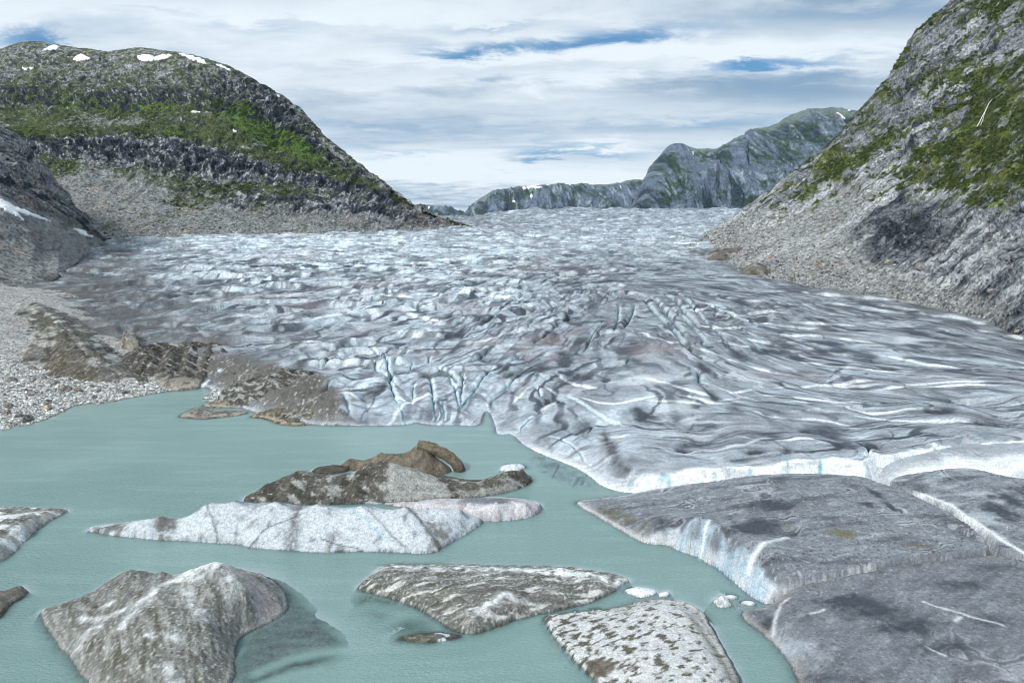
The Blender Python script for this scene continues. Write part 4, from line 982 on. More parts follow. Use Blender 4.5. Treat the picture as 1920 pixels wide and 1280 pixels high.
BA = [(1080, 940), (1086, 948), (1110, 962), (1150, 985), (1185, 1006), (1210, 1018), (1255, 1022), (1262, 1027), (1300, 1041), (1340, 1060), (1370, 1085), (1400, 1112), (1432, 1131), (1446, 1118, 1.2), (1500, 1088, 3.5), (1560, 1074, 4), (1640, 1058, 4.4), (1720, 1043, 4.7), (1800, 1038, 5), (1862, 1031, 5), (1862, 1016, 5.2), (1800, 966, 5.4),
      (1740, 938, 5.4), (1690, 915, 5.2), (1655, 906, 4.8, 0, 1), (1625, 899, 4.8, 0, 3), (1590, 895, 4.6, 0, 2), (1540, 892, 4.4, 0, 2), (1460, 893, 4.0, 0, 2), (1400, 898, 3.4, 0, 2), (1340, 908, 2.4, 0, 2), (1250, 922, 1.2, 0, 3), (1180, 930, .4, 0, 1), (1130, 935)]


def post_a(X, Y, Z, sd):
    for pl, w, d in (([(1680, 960), (1760, 985), (1840, 1018), (1862, 1024)], .8, .5), ([(1255, 1022), (1240, 1000), (1225, 985)], .4, .4), ([(1335, 1020), (1310, 1000), (1320, 985)], .3, .3)):
        Z = Z - d * poly_mask(X, Y, pl, w, 4.5, .4)
    return Z


block_a = ice_form('ice_block', BA, [(1110, 945, .7), (1160, 950, 1.4), (1220, 945, 1.9), (1200, 980, 1.7), (1240, 1000, 2.0), (1258, 1005, 2.3), (1300, 1008, 3.4), (1340, 1022, 3.7), (1380, 1040, 3.9), (1420, 1060, 3.9), (1450, 1080, 3.7), (1440, 1105, 2.0), (1490, 1080, 3.9), (1560, 1062, 4.2), (1640, 1048, 4.5), (1720, 1036, 4.8), (1800, 1030, 5), (1850, 1020, 5.1),
    (1790, 970, 5.3), (1740, 945, 5.3), (1690, 922, 5.2), (1650, 912, 4.9), (1600, 897, 5.1), (1540, 897, 4.9), (1460, 898, 4.6), (1400, 903, 4.0), (1340, 911, 3.3), (1260, 925, 1.9), (1300, 960, 3), (1400, 950, 4.4), (1500, 960, 5.2), (1600, 960, 5.3), (1700, 985, 5.3), (1400, 1000, 4.2), (1500, 1020, 4.8), (1600, 1010, 5.0), (1350, 985, 3.7)],
    col_a, M_ICE_NEAR, res=.24, seed=41, namp=.18, nscale=5, rag=.2, edge=.4, rise=2.5, post=post_a, eps=1.2, lip=True)
tag(block_a, 'dark grey ice block with a pointed tip and a bluish cliff over the channel', 'ice block', 'ice blocks split from the glacier')


def col_b(X, Y, Z, sd, sl, N):
    c = col_block(221, .62)(X, Y, Z, sd, sl, N)
    c = mixc(c, (.14, .15, .17), .4 + 0 * X)
    c = spots(X, Y, c, [(1600, 1130, 70, 14, .8), (1640, 1150, 60, 14, .8), (1700, 1180, 70, 16, .7), (1800, 1110, 60, 12, .6), (1860, 1080, 60, 8, .5), (1760, 1220, 80, 14, .6), (1500, 1240, 25, 10, .6), (1435, 1165, 18, 12, .7), (1535, 1205, 12, 4, .8), (1850, 1180, 60, 14, .5), (1560, 1260, 50, 10, .5), (1440, 1140, 16, 10, .8)], 3)
    c = spots(X, Y, c, [(1520, 1200, 14, 5, .5), (1580, 1060, 30, 5, .3), (1800, 1060, 60, 6, .35)], 3, RUST)
    for pl, w in (([(1520, 1143), (1545, 1139)], .25), ([(1790, 1178), (1800, 1172)], .3), ([(1450, 1160), (1458, 1130), (1465, 1115), (1480, 1108)], .3), ([(1650, 1060), (1700, 1055)], .3), ([(1730, 1140), (1800, 1165), (1880, 1190)], .25), ([(1735, 1215), (1770, 1235)], .2)):
        c = mixc(c, WHITE * .9, .7 * poly_mask(X, Y, pl, w, 3, .4))
    c = mixc(c, (.34, .33, .32), .8 * np.exp(-(np.clip(sd, 0, 20) / .8) ** 2) * sst(2.2 - Z, -.5, .5)); c = mixc(c, TILL, .5 * np.exp(-((sd - 1.2) / .8) ** 2) * sst(fbm(X / 2, Y / 2, 227, 4), -.1, .3))
    c = mixc(c, (.48, .54, .60), .5 * poly_mask(X, Y, [(1450, 1190), (1480, 1205), (1510, 1220)], 1.6, 1.5, 1.2))
    return c


BB = [(1387, 1146), (1400, 1166), (1430, 1186), (1458, 1213), (1480, 1240), (1498, 1280), (1530, 1340), (1580, 1420), (1760, 1440), (2150, 1400), (2250, 1200), (2120, 1085, 4.5), (1920, 1050, 5), (1868, 1034, 5), (1800, 1043, 4.8), (1720, 1049, 4.5), (1640, 1064, 4.2), (1560, 1081, 3.6), (1500, 1096, 2.8), (1462, 1118, 1.4), (1440, 1135, .6)]


def post_b(X, Y, Z, sd):
    for pl, w, d in (([(1600, 1135), (1660, 1165), (1690, 1178)], .35, .35), ([(1440, 1140), (1450, 1160)], .6, .6), ([(1524, 1203), (1536, 1210)], .35, .5), ([(1720, 1205), (1780, 1232)], .3, .3)):
        Z = Z - d * poly_mask(X, Y, pl, w, 3, .3)
    return Z


block_b = ice_form('ice_block', BB, [(1410, 1150, .7), (1440, 1145, .6), (1440, 1180, 1.2), (1480, 1130, 1.9), (1500, 1105, 2.6), (1560, 1088, 3.4), (1640, 1070, 4.0), (1720, 1056, 4.3), (1800, 1050, 4.6), (1868, 1042, 4.9), (1930, 1060, 4.8), (1500, 1220, 1.7), (1530, 1280, 1.6), (1560, 1180, 2.6), (1650, 1130, 3.5), (1750, 1120, 4.2), (1700, 1200, 3.2), (1850, 1150, 4.4), (1850, 1250, 3.8), (1700, 1280, 2.6), (2000, 1200, 4.5), (1600, 1330, 1.6), (1900, 1350, 3.2), (2080, 1300, 3.6), (2080, 1110, 4.6)],
    col_b, M_ICE_NEAR, res=.22, seed=43, namp=.22, nscale=5, rag=.2, edge=.35, rise=2.5, post=post_b, eps=1.2, lip=True)
tag(block_b, 'broad dark grey ice block nearest to the viewer, beyond the thin crack', 'ice block', 'ice blocks split from the glacier')


def col_d(X, Y, Z, sd, sl, N):
    c = col_block(241, .3)(X, Y, Z, sd, sl, N)
    c = mixc(c, PALE, .45 * sst(fbm(X / 8, Y / 5, 246, 3), -.1, .4))
    c = spots(X, Y, c, [(1880, 960, 30, 16, .85), (1895, 940, 18, 14, .8), (1920, 930, 20, 10, .6), (1860, 935, 14, 5, .7), (1780, 925, 20, 4, .4)], 5.5)
    c = mixc(c, WHITE, .85 * poly_mask(X, Y, [(1690, 917), (1740, 933), (1790, 955), (1840, 988), (1885, 1018), (1925, 1040)], .5, 5, .4))
    return c


BD = [(1660, 904, 4.6), (1700, 917, 5.2), (1748, 938, 5.3), (1806, 965, 5.3), (1866, 1012, 5.1), (1872, 1030, 5), (1925, 1046, 5), (2120, 1080, 4.4), (2300, 1000, 4), (2200, 900, 4), (1960, 905, 6, 0, 2), (1900, 900, 6, 0, 3), (1850, 888, 6.2, 0, 4), (1810, 887, 6.2, 0, 4), (1740, 893, 5.6, 0, 3), (1690, 896, 4.8, 0, 2)]
block_d = ice_form('ice_block', BD, [(1690, 902, 5.0), (1740, 898, 5.8), (1810, 892, 6.4), (1850, 893, 6.4), (1890, 901, 6.2), (1960, 910, 6.2), (1720, 922, 5.4), (1780, 945, 5.5), (1830, 975, 5.4), (1880, 1005, 5.3), (1930, 1040, 5.1), (1850, 930, 6.0), (1900, 960, 5.4), (2000, 960, 5.8), (2100, 950, 5.5), (2050, 1040, 5.0), (2180, 980, 5)],
    col_d, M_ICE_NEAR, res=.26, seed=45, namp=.25, nscale=5, rag=.15, edge=.5, rise=3, eps=1.2, lip=True)
tag(block_d, 'pale grey ice block with a white groove along its edge, behind the pointed block', 'ice block', 'ice blocks split from the glacier')


def col_c(X, Y, Z, sd, sl, N):
    c = col_block(261, .2)(X, Y, Z, sd, sl, N)
    c = mixc(c, PALE, .35 + 0 * X)
    c = mixc(c, WHITE, .95 * poly_mask(X, Y, [(1650, 897), (1720, 884), (1780, 880), (1850, 885), (1895, 885), (1925, 874)], 2.2, 4.6, .6))
    c = mixc(c, WHITE, .7 * poly_mask(X, Y, [(1780, 862), (1850, 866), (1920, 858)], 1.6, 6, .8))
    return c


BC = [(1638, 905, 2.6), (1700, 900, 3.0), (1780, 899, 3.5), (1860, 893, 4), (1960, 895, 4), (2250, 880, 4), (2300, 830, 5), (2080, 815, 6, 0, 3), (1920, 822, 6.5, 0, 4), (1850, 825, 6.6, 0, 4), (1800, 830, 6.6, 0, 4), (1750, 838, 6.4, 0, 3), (1700, 851, 5.8, 0, 2), (1665, 868, 5, 0, 1), (1645, 890, 3.6)]
block_c = ice_form('ice_block', BC, [(1660, 882, 4.2), (1672, 868, 5.2), (1700, 856, 6.0), (1750, 843, 6.6), (1800, 835, 6.9), (1850, 830, 7), (1920, 827, 7), (2080, 822, 6.6), (1700, 872, 5.2), (1740, 862, 6.0), (1800, 855, 6.6), (1860, 852, 6.7), (1700, 888, 4.0), (1760, 880, 4.6), (1820, 872, 5.4), (1880, 868, 5.8), (1780, 889, 3.9), (1860, 884, 4.6), (1950, 870, 5.6), (2100, 860, 5.5), (1920, 880, 5.0)],
    col_c, M_ICE_NEAR, res=.28, seed=47, namp=.22, nscale=5, rag=.15, edge=.5, rise=3, eps=1.0, lip=True)
tag(block_c, 'smooth rounded ice block with a white lower face between two canyons', 'ice block', 'ice blocks split from the glacier')

# ------------------------------------------------------------------ left shore: rubble moraine with dirt-covered ice
SHORE = [(-260, 830), (0, 806), (50, 796), (85, 792), (95, 782), (140, 762), (180, 757), (240, 748), (290, 738), (310, 735), (345, 729), (400, 728, 0, 0, 1)]
mor_ctrl = [(u, v, 0) for u, v, *_ in SHORE] + [(-260, 780, 1.4), (0, 780, 1.2), (60, 770, 1.3), (140, 745, 1.2), (220, 735, 1.2), (300, 728, 1), (0, 740, 2.6), (100, 735, 2.2), (180, 722, 2.2), (250, 715, 2), (300, 712, 1.6), (360, 716, .6), (0, 700, 4.5), (100, 705, 3.2), (-200, 720, 5), (-200, 680, 9), (0, 660, 8), (60, 650, 8.5), (160, 660, 7), (230, 680, 3.5), (300, 695, 1.6),
    (-100, 620, 16), (0, 610, 15), (60, 600, 14), (120, 610, 12), (200, 650, 7), (260, 670, 3.5), (340, 690, 1.2), (400, 705, .2), (440, 720, -1.5), (-200, 600, 24), (0, 575, 18), (80, 560, 17), (140, 580, 14)]


def build_moraine():
    K = [tuple(wp(p)) for p in mor_ctrl] + [(-420, 420, 26), (-360, 470, 20), (-300, 470, 14), (-420, 330, 30), (-330, 260, 24), (-260, 180, 10), (-250, 150, 0), (-330, 200, 20)]
    K += [(*on_glacier(u, v)[:2], on_glacier(u, v)[2] - d_) for u, v, d_ in ((300, 635, 4), (230, 610, 3.5), (180, 585, 2.5), (150, 560, 2), (380, 640, 5), (450, 690, 5), (500, 720, 4))]
    f = rbf(K, 4.0)
    xs, ys = np.arange(-420, -60, .55), np.concatenate([np.arange(145, 300, .55), np.arange(300, 480, 1.1)])
    X, Y = np.meshgrid(xs, ys)
    Z = f(X, Y)
    rough_ = np.clip(Z / 2, 0, 1)
    Z = Z + (fbm(X / 18, Y / 18, 601, 3) * 1.0 + ridged(X / 5, Y / 7, 602, 4) * .9 - .5 + .5 * fbm(X / 1.6, Y / 1.6, 603, 3)) * rough_ + .35 * fbm(X / 4, Y / 4, 605, 4) * (1 - rough_)
    lim = seg_dist(X, Y, [wp(p)[:2] for p in SHORE])
    P = np.stack([X, Y, Z], -1); N = grid_normals(P)
    c = full(X, (.42, .425, .41))
    c = mixc(c, (.58, .59, .58), .8 * sst(fbm(X / 3, Y / 3, 611, 5, .65), .05, .35))
    c = mixc(c, (.18, .185, .18), .7 * sst(fbm(X / 2.2 + 4, Y / 2.2, 612, 4, .65), .12, .4))
    c = mixc(c, (.22, .20, .165), .7 * sst(fbm(X / 14, Y / 7, 613, 4), .08, .4))
    c = mixc(c, TAN, .6 * sst(fbm(X / 12, Y / 9, 614, 4), .28, .5))
    c = mixc(c, TAN * 1.2, .7 * poly_mask(X, Y, [(20, 722), (40, 730), (65, 738)], 2, 3, 1.5))
    c = mixc(c, (.40, .39, .35), .7 * np.exp(-np.clip(Z, 0, 5) / .35))
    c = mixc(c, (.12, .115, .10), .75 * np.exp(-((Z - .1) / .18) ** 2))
    keep = Z[:-1, :-1] > -1.5
    V, F = P.reshape(-1, 3), grid_faces(len(ys), len(xs), keep)
    V, F, C = compact(V, F, c.reshape(-1, 3))
    tag(mesh_obj('moraine_ground', V, F, C, M_RUBBLE), kind='structure')
    def at(x, y):
        i = np.clip(np.searchsorted(ys, y), 0, len(ys) - 1); j = np.clip(np.searchsorted(xs, x), 0, len(xs) - 1)
        return Z[i, j]
    return at


MOR = build_moraine()


def mound(outline, ctrl, label, seed, gr=(.05, .35), tillc=TILL, res=.4, namp=.5, cat='dirt mound', group='dirt mounds on the left shore', colf=None, ridge=None, **kw):
    def post(X, Y, Z, sd):
        return Z + 2.6 * (ridged(X / 8, Y / 26 + X / 40, seed + 3, 5, .55) - .6) * np.clip(sd / 2, 0, 1) * (1 if namp > .45 else .30) + (0 if namp > .45 else .22 * fbm(X / 1.3, Y / 1.3, seed + 8, 4, .6) * np.clip(sd, 0, 1))
    c = colf or (lambda X, Y, Z, sd, sl, N: col_dirt(X, Y, Z, sd, sl, N, gr, seed, tillc))
    o = ice_form('dirt_mound', outline, ctrl, c, M_TILL, res=res, seed=seed, namp=namp, nscale=6, rag=.5, edge=.3, rise=1.0, under=9, lip=True, post=post, **kw)
    return tag(o, label, cat, group)


def col_rim(tillc, pale, seed):
    def f(X, Y, Z, sd, sl, N):
        c = col_dirt(X, Y, Z, sd, sl, N, (.2, .42), seed, tillc)
        c = mixc(c, pale, .85 * sst(fbm(X / 2.5, Y / 1.5, seed + 5, 4, .62) + .5 * np.exp(-((sd - .9) / .8) ** 2), .12, .38))
        return mixc(c, (.05, .047, .04), .7 * sst(fbm(X / 1.8, Y / 1.2, seed + 6, 4, .6), .18, .4))
    return f


def ridge_mound(ridges, slope, label, seed, colf, rough=1.0, res=.35, cat='dirt mound', group='dirt mounds on the left shore', floor=None):
    """steep sided dirt-covered ice: planes falling away from traced ridge lines (u, v, height)"""
    L = [np.array([wp(p) for p in rd]) for rd in ridges]; A = np.vstack(L); hm = A[:, 2].max()
    lo, hi = A[:, :2].min(0) - hm / slope * .8, A[:, :2].max(0) + hm / slope * .8
    X, Y = np.meshgrid(np.arange(lo[0], hi[0], res), np.arange(lo[1], hi[1], res * 1.3))
    wx, wy = X + 1.3 * fbm(X / 6, Y / 6, seed, 4), Y + 1.3 * fbm(X / 6 + 9, Y / 6, seed + 1, 4)
    Z = np.full(X.shape, -50.0)
    for p in L:
        d, s_, t = seg_dist(wx, wy, p)
        seg = np.concatenate([[0], np.cumsum(np.hypot(*np.diff(p[:, :2], axis=0).T))]); zz = np.interp(t, seg / seg[-1], p[:, 2])
        Z = np.maximum(Z, zz - slope * d * (1 + .25 * fbm(X / 12, Y / 12, seed + 2, 3)))
    Z = Z + rough * (.9 * (ridged(X / 5, Y / 12, seed + 3, 5, .55) - .6) + .35 * fbm(X / 1.6, Y / 1.6, seed + 4, 4))
    ground = np.maximum(MOR(X.ravel(), Y.ravel()).reshape(X.shape), -1.0) if floor is None else floor(X, Y)
    P = np.stack([X, Y, Z], -1); N = grid_normals(P); slp = np.sqrt(1 - np.clip(N[..., 2], 0, 1) ** 2) / np.maximum(N[..., 2], .15)
    c = colf(X, Y, Z, Z - ground, slp, N)
    keep = largest(Z[:-1, :-1] > ground[:-1, :-1] - 1.2)
    V, F, C = compact(P.reshape(-1, 3), grid_faces(*X.shape, keep=keep), c.reshape(-1, 3))
    return tag(mesh_obj('dirt_mound', V, F, C, M_TILL), label, cat, group)


def col_big(X, Y, Z, sd, sl, N):
    c = full(X, (.17, .165, .15))
    c = mixc(c, TILL * .85, .9 * sst(fbm(X / 12, Y / 12, 701, 4), -.1, .3))
    a, b = X * .8 - Y * .6, X * .6 + Y * .8
    c = mixc(c, (.43, .44, .42), .92 * sst(fbm(X / 16 + Z / 9, Y / 30 + Z / 2.2, 702, 5, .64), .02, .2)); c = mixc(c, (.07, .066, .056), .7 * sst(fbm(X / 9, Y / 9 + Z / 5, 705, 4, .6), .1, .35))
    slab = area_mask(X, Y, [(80, 670), (120, 645), (150, 660), (190, 690), (205, 705), (150, 712), (110, 695)], 9, 1.5, 1.5)
    c = mixc(c, (.115, .102, .078), .85 * slab * sst(fbm(X / 5, Y / 5, 703, 4), -.4, .0))
    return mixc(c, GRAVEL * 1.4, .6 * sst(fbm(X / 1.2, Y / 1.2, 704, 3), .25, .5))


ridge_mound([[(65, 566, 20.5), (82, 578, 19), (105, 596, 16.8), (130, 618, 14.4), (160, 648, 11.4), (190, 672, 8.6), (215, 690, 6), (236, 704, 4)], [(65, 566, 20.5), (45, 579, 18.4), (20, 598, 15), (-10, 620, 11.5), (-60, 650, 9)],
             [(105, 598, 16.4), (112, 614, 15), (122, 634, 13.2), (145, 658, 10.6), (175, 680, 7.8), (210, 700, 5)], [(72, 575, 18.6), (62, 600, 15), (50, 625, 12), (30, 648, 9)], [(112, 616, 14.6), (90, 640, 11.8), (80, 660, 9.6)]],
            .50, 'tall pointed dirt ridge with grey gravel streaks on the left shore', 31, col_big, 1.3)
mound([(214, 648, 7), (235, 652, 7), (268, 652, 7), (275, 648, 7), (255, 630, 8, 0, 4), (230, 622, 9, 0, 5), (215, 635, 8, 0, 3)], [(222, 630, 11), (232, 622, 12.5), (245, 630, 11), (262, 643, 9), (235, 640, 9.5)], 'small tan dirt cone standing on the ice above the dark dirt cliff', 32, tillc=TILLP * .75)
ridge_mound([[(245, 668, 7), (262, 650, 9.4), (290, 642, 10), (330, 643, 9.6), (370, 641, 9.4), (405, 643, 8.8), (422, 658, 7.4), (436, 680, 5), (444, 700, 3)], [(262, 651, 9.2), (276, 668, 7.4), (262, 690, 4.6)], [(285, 646, 9.4), (290, 668, 7), (278, 694, 4.2)],
             [(325, 647, 9.2), (318, 670, 7), (312, 690, 5.2), (300, 706, 3)], [(360, 646, 9), (352, 672, 6.4), (345, 696, 4)], [(395, 648, 8.4), (388, 675, 5.8), (378, 698, 3.4)], [(418, 658, 7.2), (412, 682, 4.8), (405, 700, 2.6)], [(236, 690, 4.4), (252, 700, 3.6), (270, 708, 3)]],
            .55, 'dark dirt-covered ice cliff with gravel specks behind the tan shore mounds', 33, lambda X, Y, Z, sd, sl, N: col_dirt(X, Y, Z, sd, sl, N, (.16, .36), 33, TILL * .85), 1.2)
mound([(290, 734), (330, 733), (372, 729), (378, 722, .5), (370, 712, 1, 0, 3), (330, 708, 2, 0, 3), (300, 712, 1.5, 0, 3)], [(300, 722, 1.4), (325, 712, 2.9), (345, 710, 3.1), (365, 716, 2.2), (345, 722, 1.6), (320, 724, 1.2)], 'pale tan sand mound at the water edge by the little inlet', 34, colf=col_rim(np.array((.30, .275, .235)), np.array((.42, .39, .34)), 34), namp=.3, res=.25)
mound([(278, 716, 1.8), (300, 718, 1.6), (328, 712, 1.8), (320, 700, 2.6, 0, 2), (295, 695, 3, 0, 2)], [(290, 704, 3.6), (305, 700, 4.2), (318, 707, 3.2)], 'pale tan gravel heap just behind the sand mound', 35, colf=col_rim(np.array((.27, .25, .215)), np.array((.38, .36, .32)), 35), namp=.3, res=.25)
# right-hand group of dirty ice slabs by the inlet
mound([(408, 760), (440, 765), (500, 765), (560, 752), (585, 735, 1), (600, 715, 3), (590, 700, 4, 0, 3), (555, 698, 4, 0, 3), (510, 705, 3.4, 0, 3), (470, 715, 3, 0, 2), (435, 722, 2), (415, 735, 1.2), (405, 750, .4)],
      [(430, 722, 4.0), (450, 718, 4.6), (470, 726, 3.6), (500, 706, 6.0), (530, 694, 7.4), (555, 692, 7.4), (580, 700, 6.2), (560, 720, 4.8), (520, 728, 4.2), (480, 740, 3.0), (440, 748, 1.6), (550, 740, 2.4), (500, 752, 1.4), (420, 745, 1.1)],
      'tilted dirt slabs with white stones leaning on the ice front', 36, gr=(.02, .25), tillc=TILL, namp=.6, res=.3)
mound([(375, 762), (400, 765), (440, 764), (500, 760), (540, 752, .3), (500, 746, .8), (440, 744, .8), (405, 750, .4)], [(405, 757, .9), (430, 749, 1.5), (470, 750, 1.5), (510, 752, 1)], 'cream and brown banked ice ledge along the inlet water', 37, colf=col_rim(np.array((.22, .19, .155)), np.array((.46, .40, .32)), 37), namp=.25, res=.22)
mound([(334, 781), (355, 784), (378, 786), (420, 782), (460, 776), (470, 772), (430, 770), (385, 768), (368, 764), (350, 773)], [(367, 765, 1.6), (355, 774, .9), (380, 776, .7), (420, 775, .8), (445, 773, .5)], 'flat tan islet with a small peak off the inlet', 38, colf=col_rim(np.array((.24, .225, .195)), np.array((.40, .37, .32)), 38), namp=.2, res=.2, cat='islet')
mound([(465, 783), (490, 783), (505, 788), (530, 797), (570, 798), (600, 792), (608, 775, .5), (590, 762, 1.2), (560, 758, 1.4), (520, 762, 1), (490, 770, .6)], [(490, 774, 1.1), (520, 770, 1.4), (560, 762, 2.4), (590, 766, 2.3), (604, 774, 1.6), (560, 778, 1.2), (530, 785, .8), (585, 782, 1)], 'olive brown hump with a pale stony rim where ice meets the lake', 39, colf=col_rim(np.array((.15, .14, .105)), np.array((.42, .37, .28)), 39), namp=.25, res=.2)
mound([(425, 708, 2), (440, 716, 1.6), (452, 720, 1.4), (446, 700, 3, 0, 1), (436, 694, 4, 0, 1)], [(440, 698, 4), (436, 706, 3), (446, 712, 2.4)], 'brown shark-fin dirt slab at the head of the inlet', 40, tillc=np.array((.21, .16, .115)), gr=(.4, .7), namp=.2, res=.25)
for pts, hts, lab, sd_ in (([(396, 700, 2.2), (412, 705, 2), (428, 700, 2.4), (432, 690, 3.4), (418, 684, 4), (404, 692, 3)], [(415, 690, 4.6), (420, 695, 3.6), (405, 698, 3)], 'tilted pale ice boulder above the head of the inlet', 171), ([(372, 727), (385, 726), (402, 715, 1), (396, 706, 1.6), (380, 718, .8)], [(392, 711, 2.2), (385, 718, 1.5)], 'white and blue ice shard at the water in the inlet', 172)):
    o = ice_form('ice_chunk', pts, hts, lambda X, Y, Z, sd, sl, N: mixc(full(X, (.52, .55, .62)), WHITE, sst(fbm(X / 1.5, Y / 1.5, 9, 3), -.1, .3)), M_BERG, res=.22, seed=sd_, namp=.2, nscale=1.5, edge=.3, rise=3)
    tag(o, lab, 'ice chunk', 'ice chunks in the inlet')


# ------------------------------------------------------------------ lake
def build_lake():
    def grid(x0, x1, y0, y1, r):
        return np.meshgrid(np.arange(x0, x1 + r, r), np.arange(y0, y1 + r, r))
    X, Y = grid(-330, 190, 22, 300, .4)
    bed = np.full(X.shape, -9.0)
    for lo, hi, f in BATHY:
        c0, c1 = np.searchsorted(X[0], [lo[0], hi[0]]); r0, r1 = np.searchsorted(Y[:, 0], [lo[1], hi[1]])
        if c1 <= c0 or r1 <= r0: continue
        sl = (slice(r0, r1), slice(c0, c1))
        bed[sl] = np.maximum(bed[sl], f(X[sl], Y[sl]))
    sd = sdf_front(X, Y)
    shelf = area_mask(X, Y, [(985, 838), (1060, 868), (1110, 897), (1135, 918), (1100, 920), (1060, 912), (1020, 890), (1000, 870)], 0, 3, 3, 905)
    m = (sd < 0)
    bed = np.where(m, np.maximum(bed, np.maximum(sd * 1.3 - .05, -6)), bed)
    bed = np.where(m & (shelf > 0), np.maximum(bed, lerp(-6, -.5 - .5 * fbm(X / 3, Y / 3, 906, 4), shelf)), bed)
    dep = np.clip(-bed, 0, 9)
    alpha = 1 - np.exp(-dep / .95)
    V = np.stack([X, Y, 0 * X], -1).reshape(-1, 3); F = grid_faces(*X.shape)
    m_ = bpy.data.materials.new('milky_water'); m_.use_nodes = True; t = m_.node_tree; k = NT(t); b = t.nodes['Principled BSDF']
    pos = k.n('ShaderNodeNewGeometry').outputs['Position']
    big = k.noise(pos, .03, 3, .5)
    col = k.mix(k.smooth(big, .35, .7), (.168, .275, .264, 1), (.205, .318, .306, 1))
    gr = k.noise(pos, 1.7, 3, .7); mp0 = k.n('ShaderNodeMapping'); t.links.new(pos, mp0.inputs[0]); mp0.inputs['Scale'].default_value = (.04, .25, 1); st_ = k.noise(mp0.outputs[0], 1.0, 4, .6)
    col = k.mix(k.math('ADD', k.math('MULTIPLY', k.math('SUBTRACT', gr, .5), 1.0), k.math('MULTIPLY', k.math('SUBTRACT', st_, .5), 1.3)), col, (.30, .43, .425, 1))
    t.links.new(col, b.inputs['Base Color']); b.inputs['Roughness'].default_value = .16; b.inputs['IOR'].default_value = 1.33; b.inputs['Specular IOR Level'].default_value = .5
    sepw = k.n('ShaderNodeSeparateXYZ'); t.links.new(pos, sepw.inputs[0])
    w1 = k.noise(pos, 2.6, 3, .6); mp = k.n('ShaderNodeMapping'); t.links.new(pos, mp.inputs[0]); mp.inputs['Scale'].default_value = (.9, 2.2, 1); mp.inputs['Rotation'].default_value = (0, 0, R(25))
    w2 = k.noise(mp.outputs[0], 1.2, 3, .6); patch = k.smooth(k.noise(pos, .06, 3, .5), .3, .7)
    hgt = k.math('MULTIPLY', k.math('ADD', w1, k.math('MULTIPLY', w2, 1.2)), k.math('MULTIPLY', k.math('ADD', k.math('MULTIPLY', patch, .7), .4), k.math('SUBTRACT', 1.0, k.math('MULTIPLY', k.smooth(sepw.outputs[1], 140, 190), .75))))
    bp = k.n('ShaderNodeBump'); bp.inputs['Strength'].default_value = .8; bp.inputs['Distance'].default_value = .2
    t.links.new(hgt, bp.inputs['Height']); t.links.new(bp.outputs[0], b.inputs['Normal'])
    tr = k.n('ShaderNodeBsdfTransparent'); tr.inputs[0].default_value = (.70, .76, .79, 1)
    mx = k.n('ShaderNodeMixShader'); at = k.n('ShaderNodeAttribute', attribute_name='murk')
    t.links.new(at.outputs['Fac'], mx.inputs[0]); t.links.new(tr.outputs[0], mx.inputs[1]); t.links.new(b.outputs[0], mx.inputs[2]); t.links.new(mx.outputs[0], t.nodes['Material Output'].inputs[0])
    o = mesh_obj('lake_water', V, F, None, m_, extra={'murk': np.clip(alpha, .0, 1)})
    tag(o, kind='structure')


build_lake()


# ------------------------------------------------------------------ mountains: surfaces spanned between traced foot, ledges and skyline
def curve(pts, s):
    p = np.asarray(pts, float)
    return np.stack([np.interp(s, p[:, 0], p[:, i]) for i in range(1, p.shape[1])], -1)


def smooth1(a, n):
    for _ in range(n):
        a = np.concatenate([a[:1], (a[:-2] + 2 * a[1:-1] + a[2:]) / 4, a[-1:]])
    return a


def loft(curves, u0, u1, du, rows):
    """curves: foot to crest, each [(u, v, Y)...]; rows: number of rows between neighbours"""
    uu = np.arange(u0, u1 + du, du); L = []
    for c in curves:
        q = smooth1(curve(c, uu), int(18 / du)); L.append(at_y(uu, q[:, 0], q[:, 1]))
    L = np.array(L); K = len(L)
    # smooth interpolation between the curves
    ts = np.concatenate([np.linspace(i, i + 1, rows[i], endpoint=False) for i in range(K - 1)] + [[K - 1]])
    i = np.clip(ts.astype(int), 0, K - 2); f = (ts - i)[:, None, None]
    p0, p1, p2, p3 = L[np.maximum(i - 1, 0)], L[i], L[i + 1], L[np.minimum(i + 2, K - 1)]
    m1, m2 = (p2 - p0) * .35, (p3 - p1) * .35
    P = (2 * f**3 - 3 * f**2 + 1) * p1 + (f**3 - 2 * f**2 + f) * m1 + (-2 * f**3 + 3 * f**2) * p2 + (f**3 - f**2) * m2
    return P, np.repeat(uu[None], len(ts), 0), np.repeat(ts[:, None], len(uu), 1)


def blobs(U, W, lst):
    s = np.zeros(U.shape)
    for (u, v, ru, rv, tilt, a) in lst:
        du = U - u; dv = W - v - tilt * du
        s += a * np.exp(-(du / ru) ** 2 - (dv / rv) ** 2)
    return s


def facing_out(P, N):
    to = np.array((0, 0, CAM_H)) - P
    sgn = np.sign((N * to).sum(-1)); med = np.sign(np.median(sgn))
    return N * med


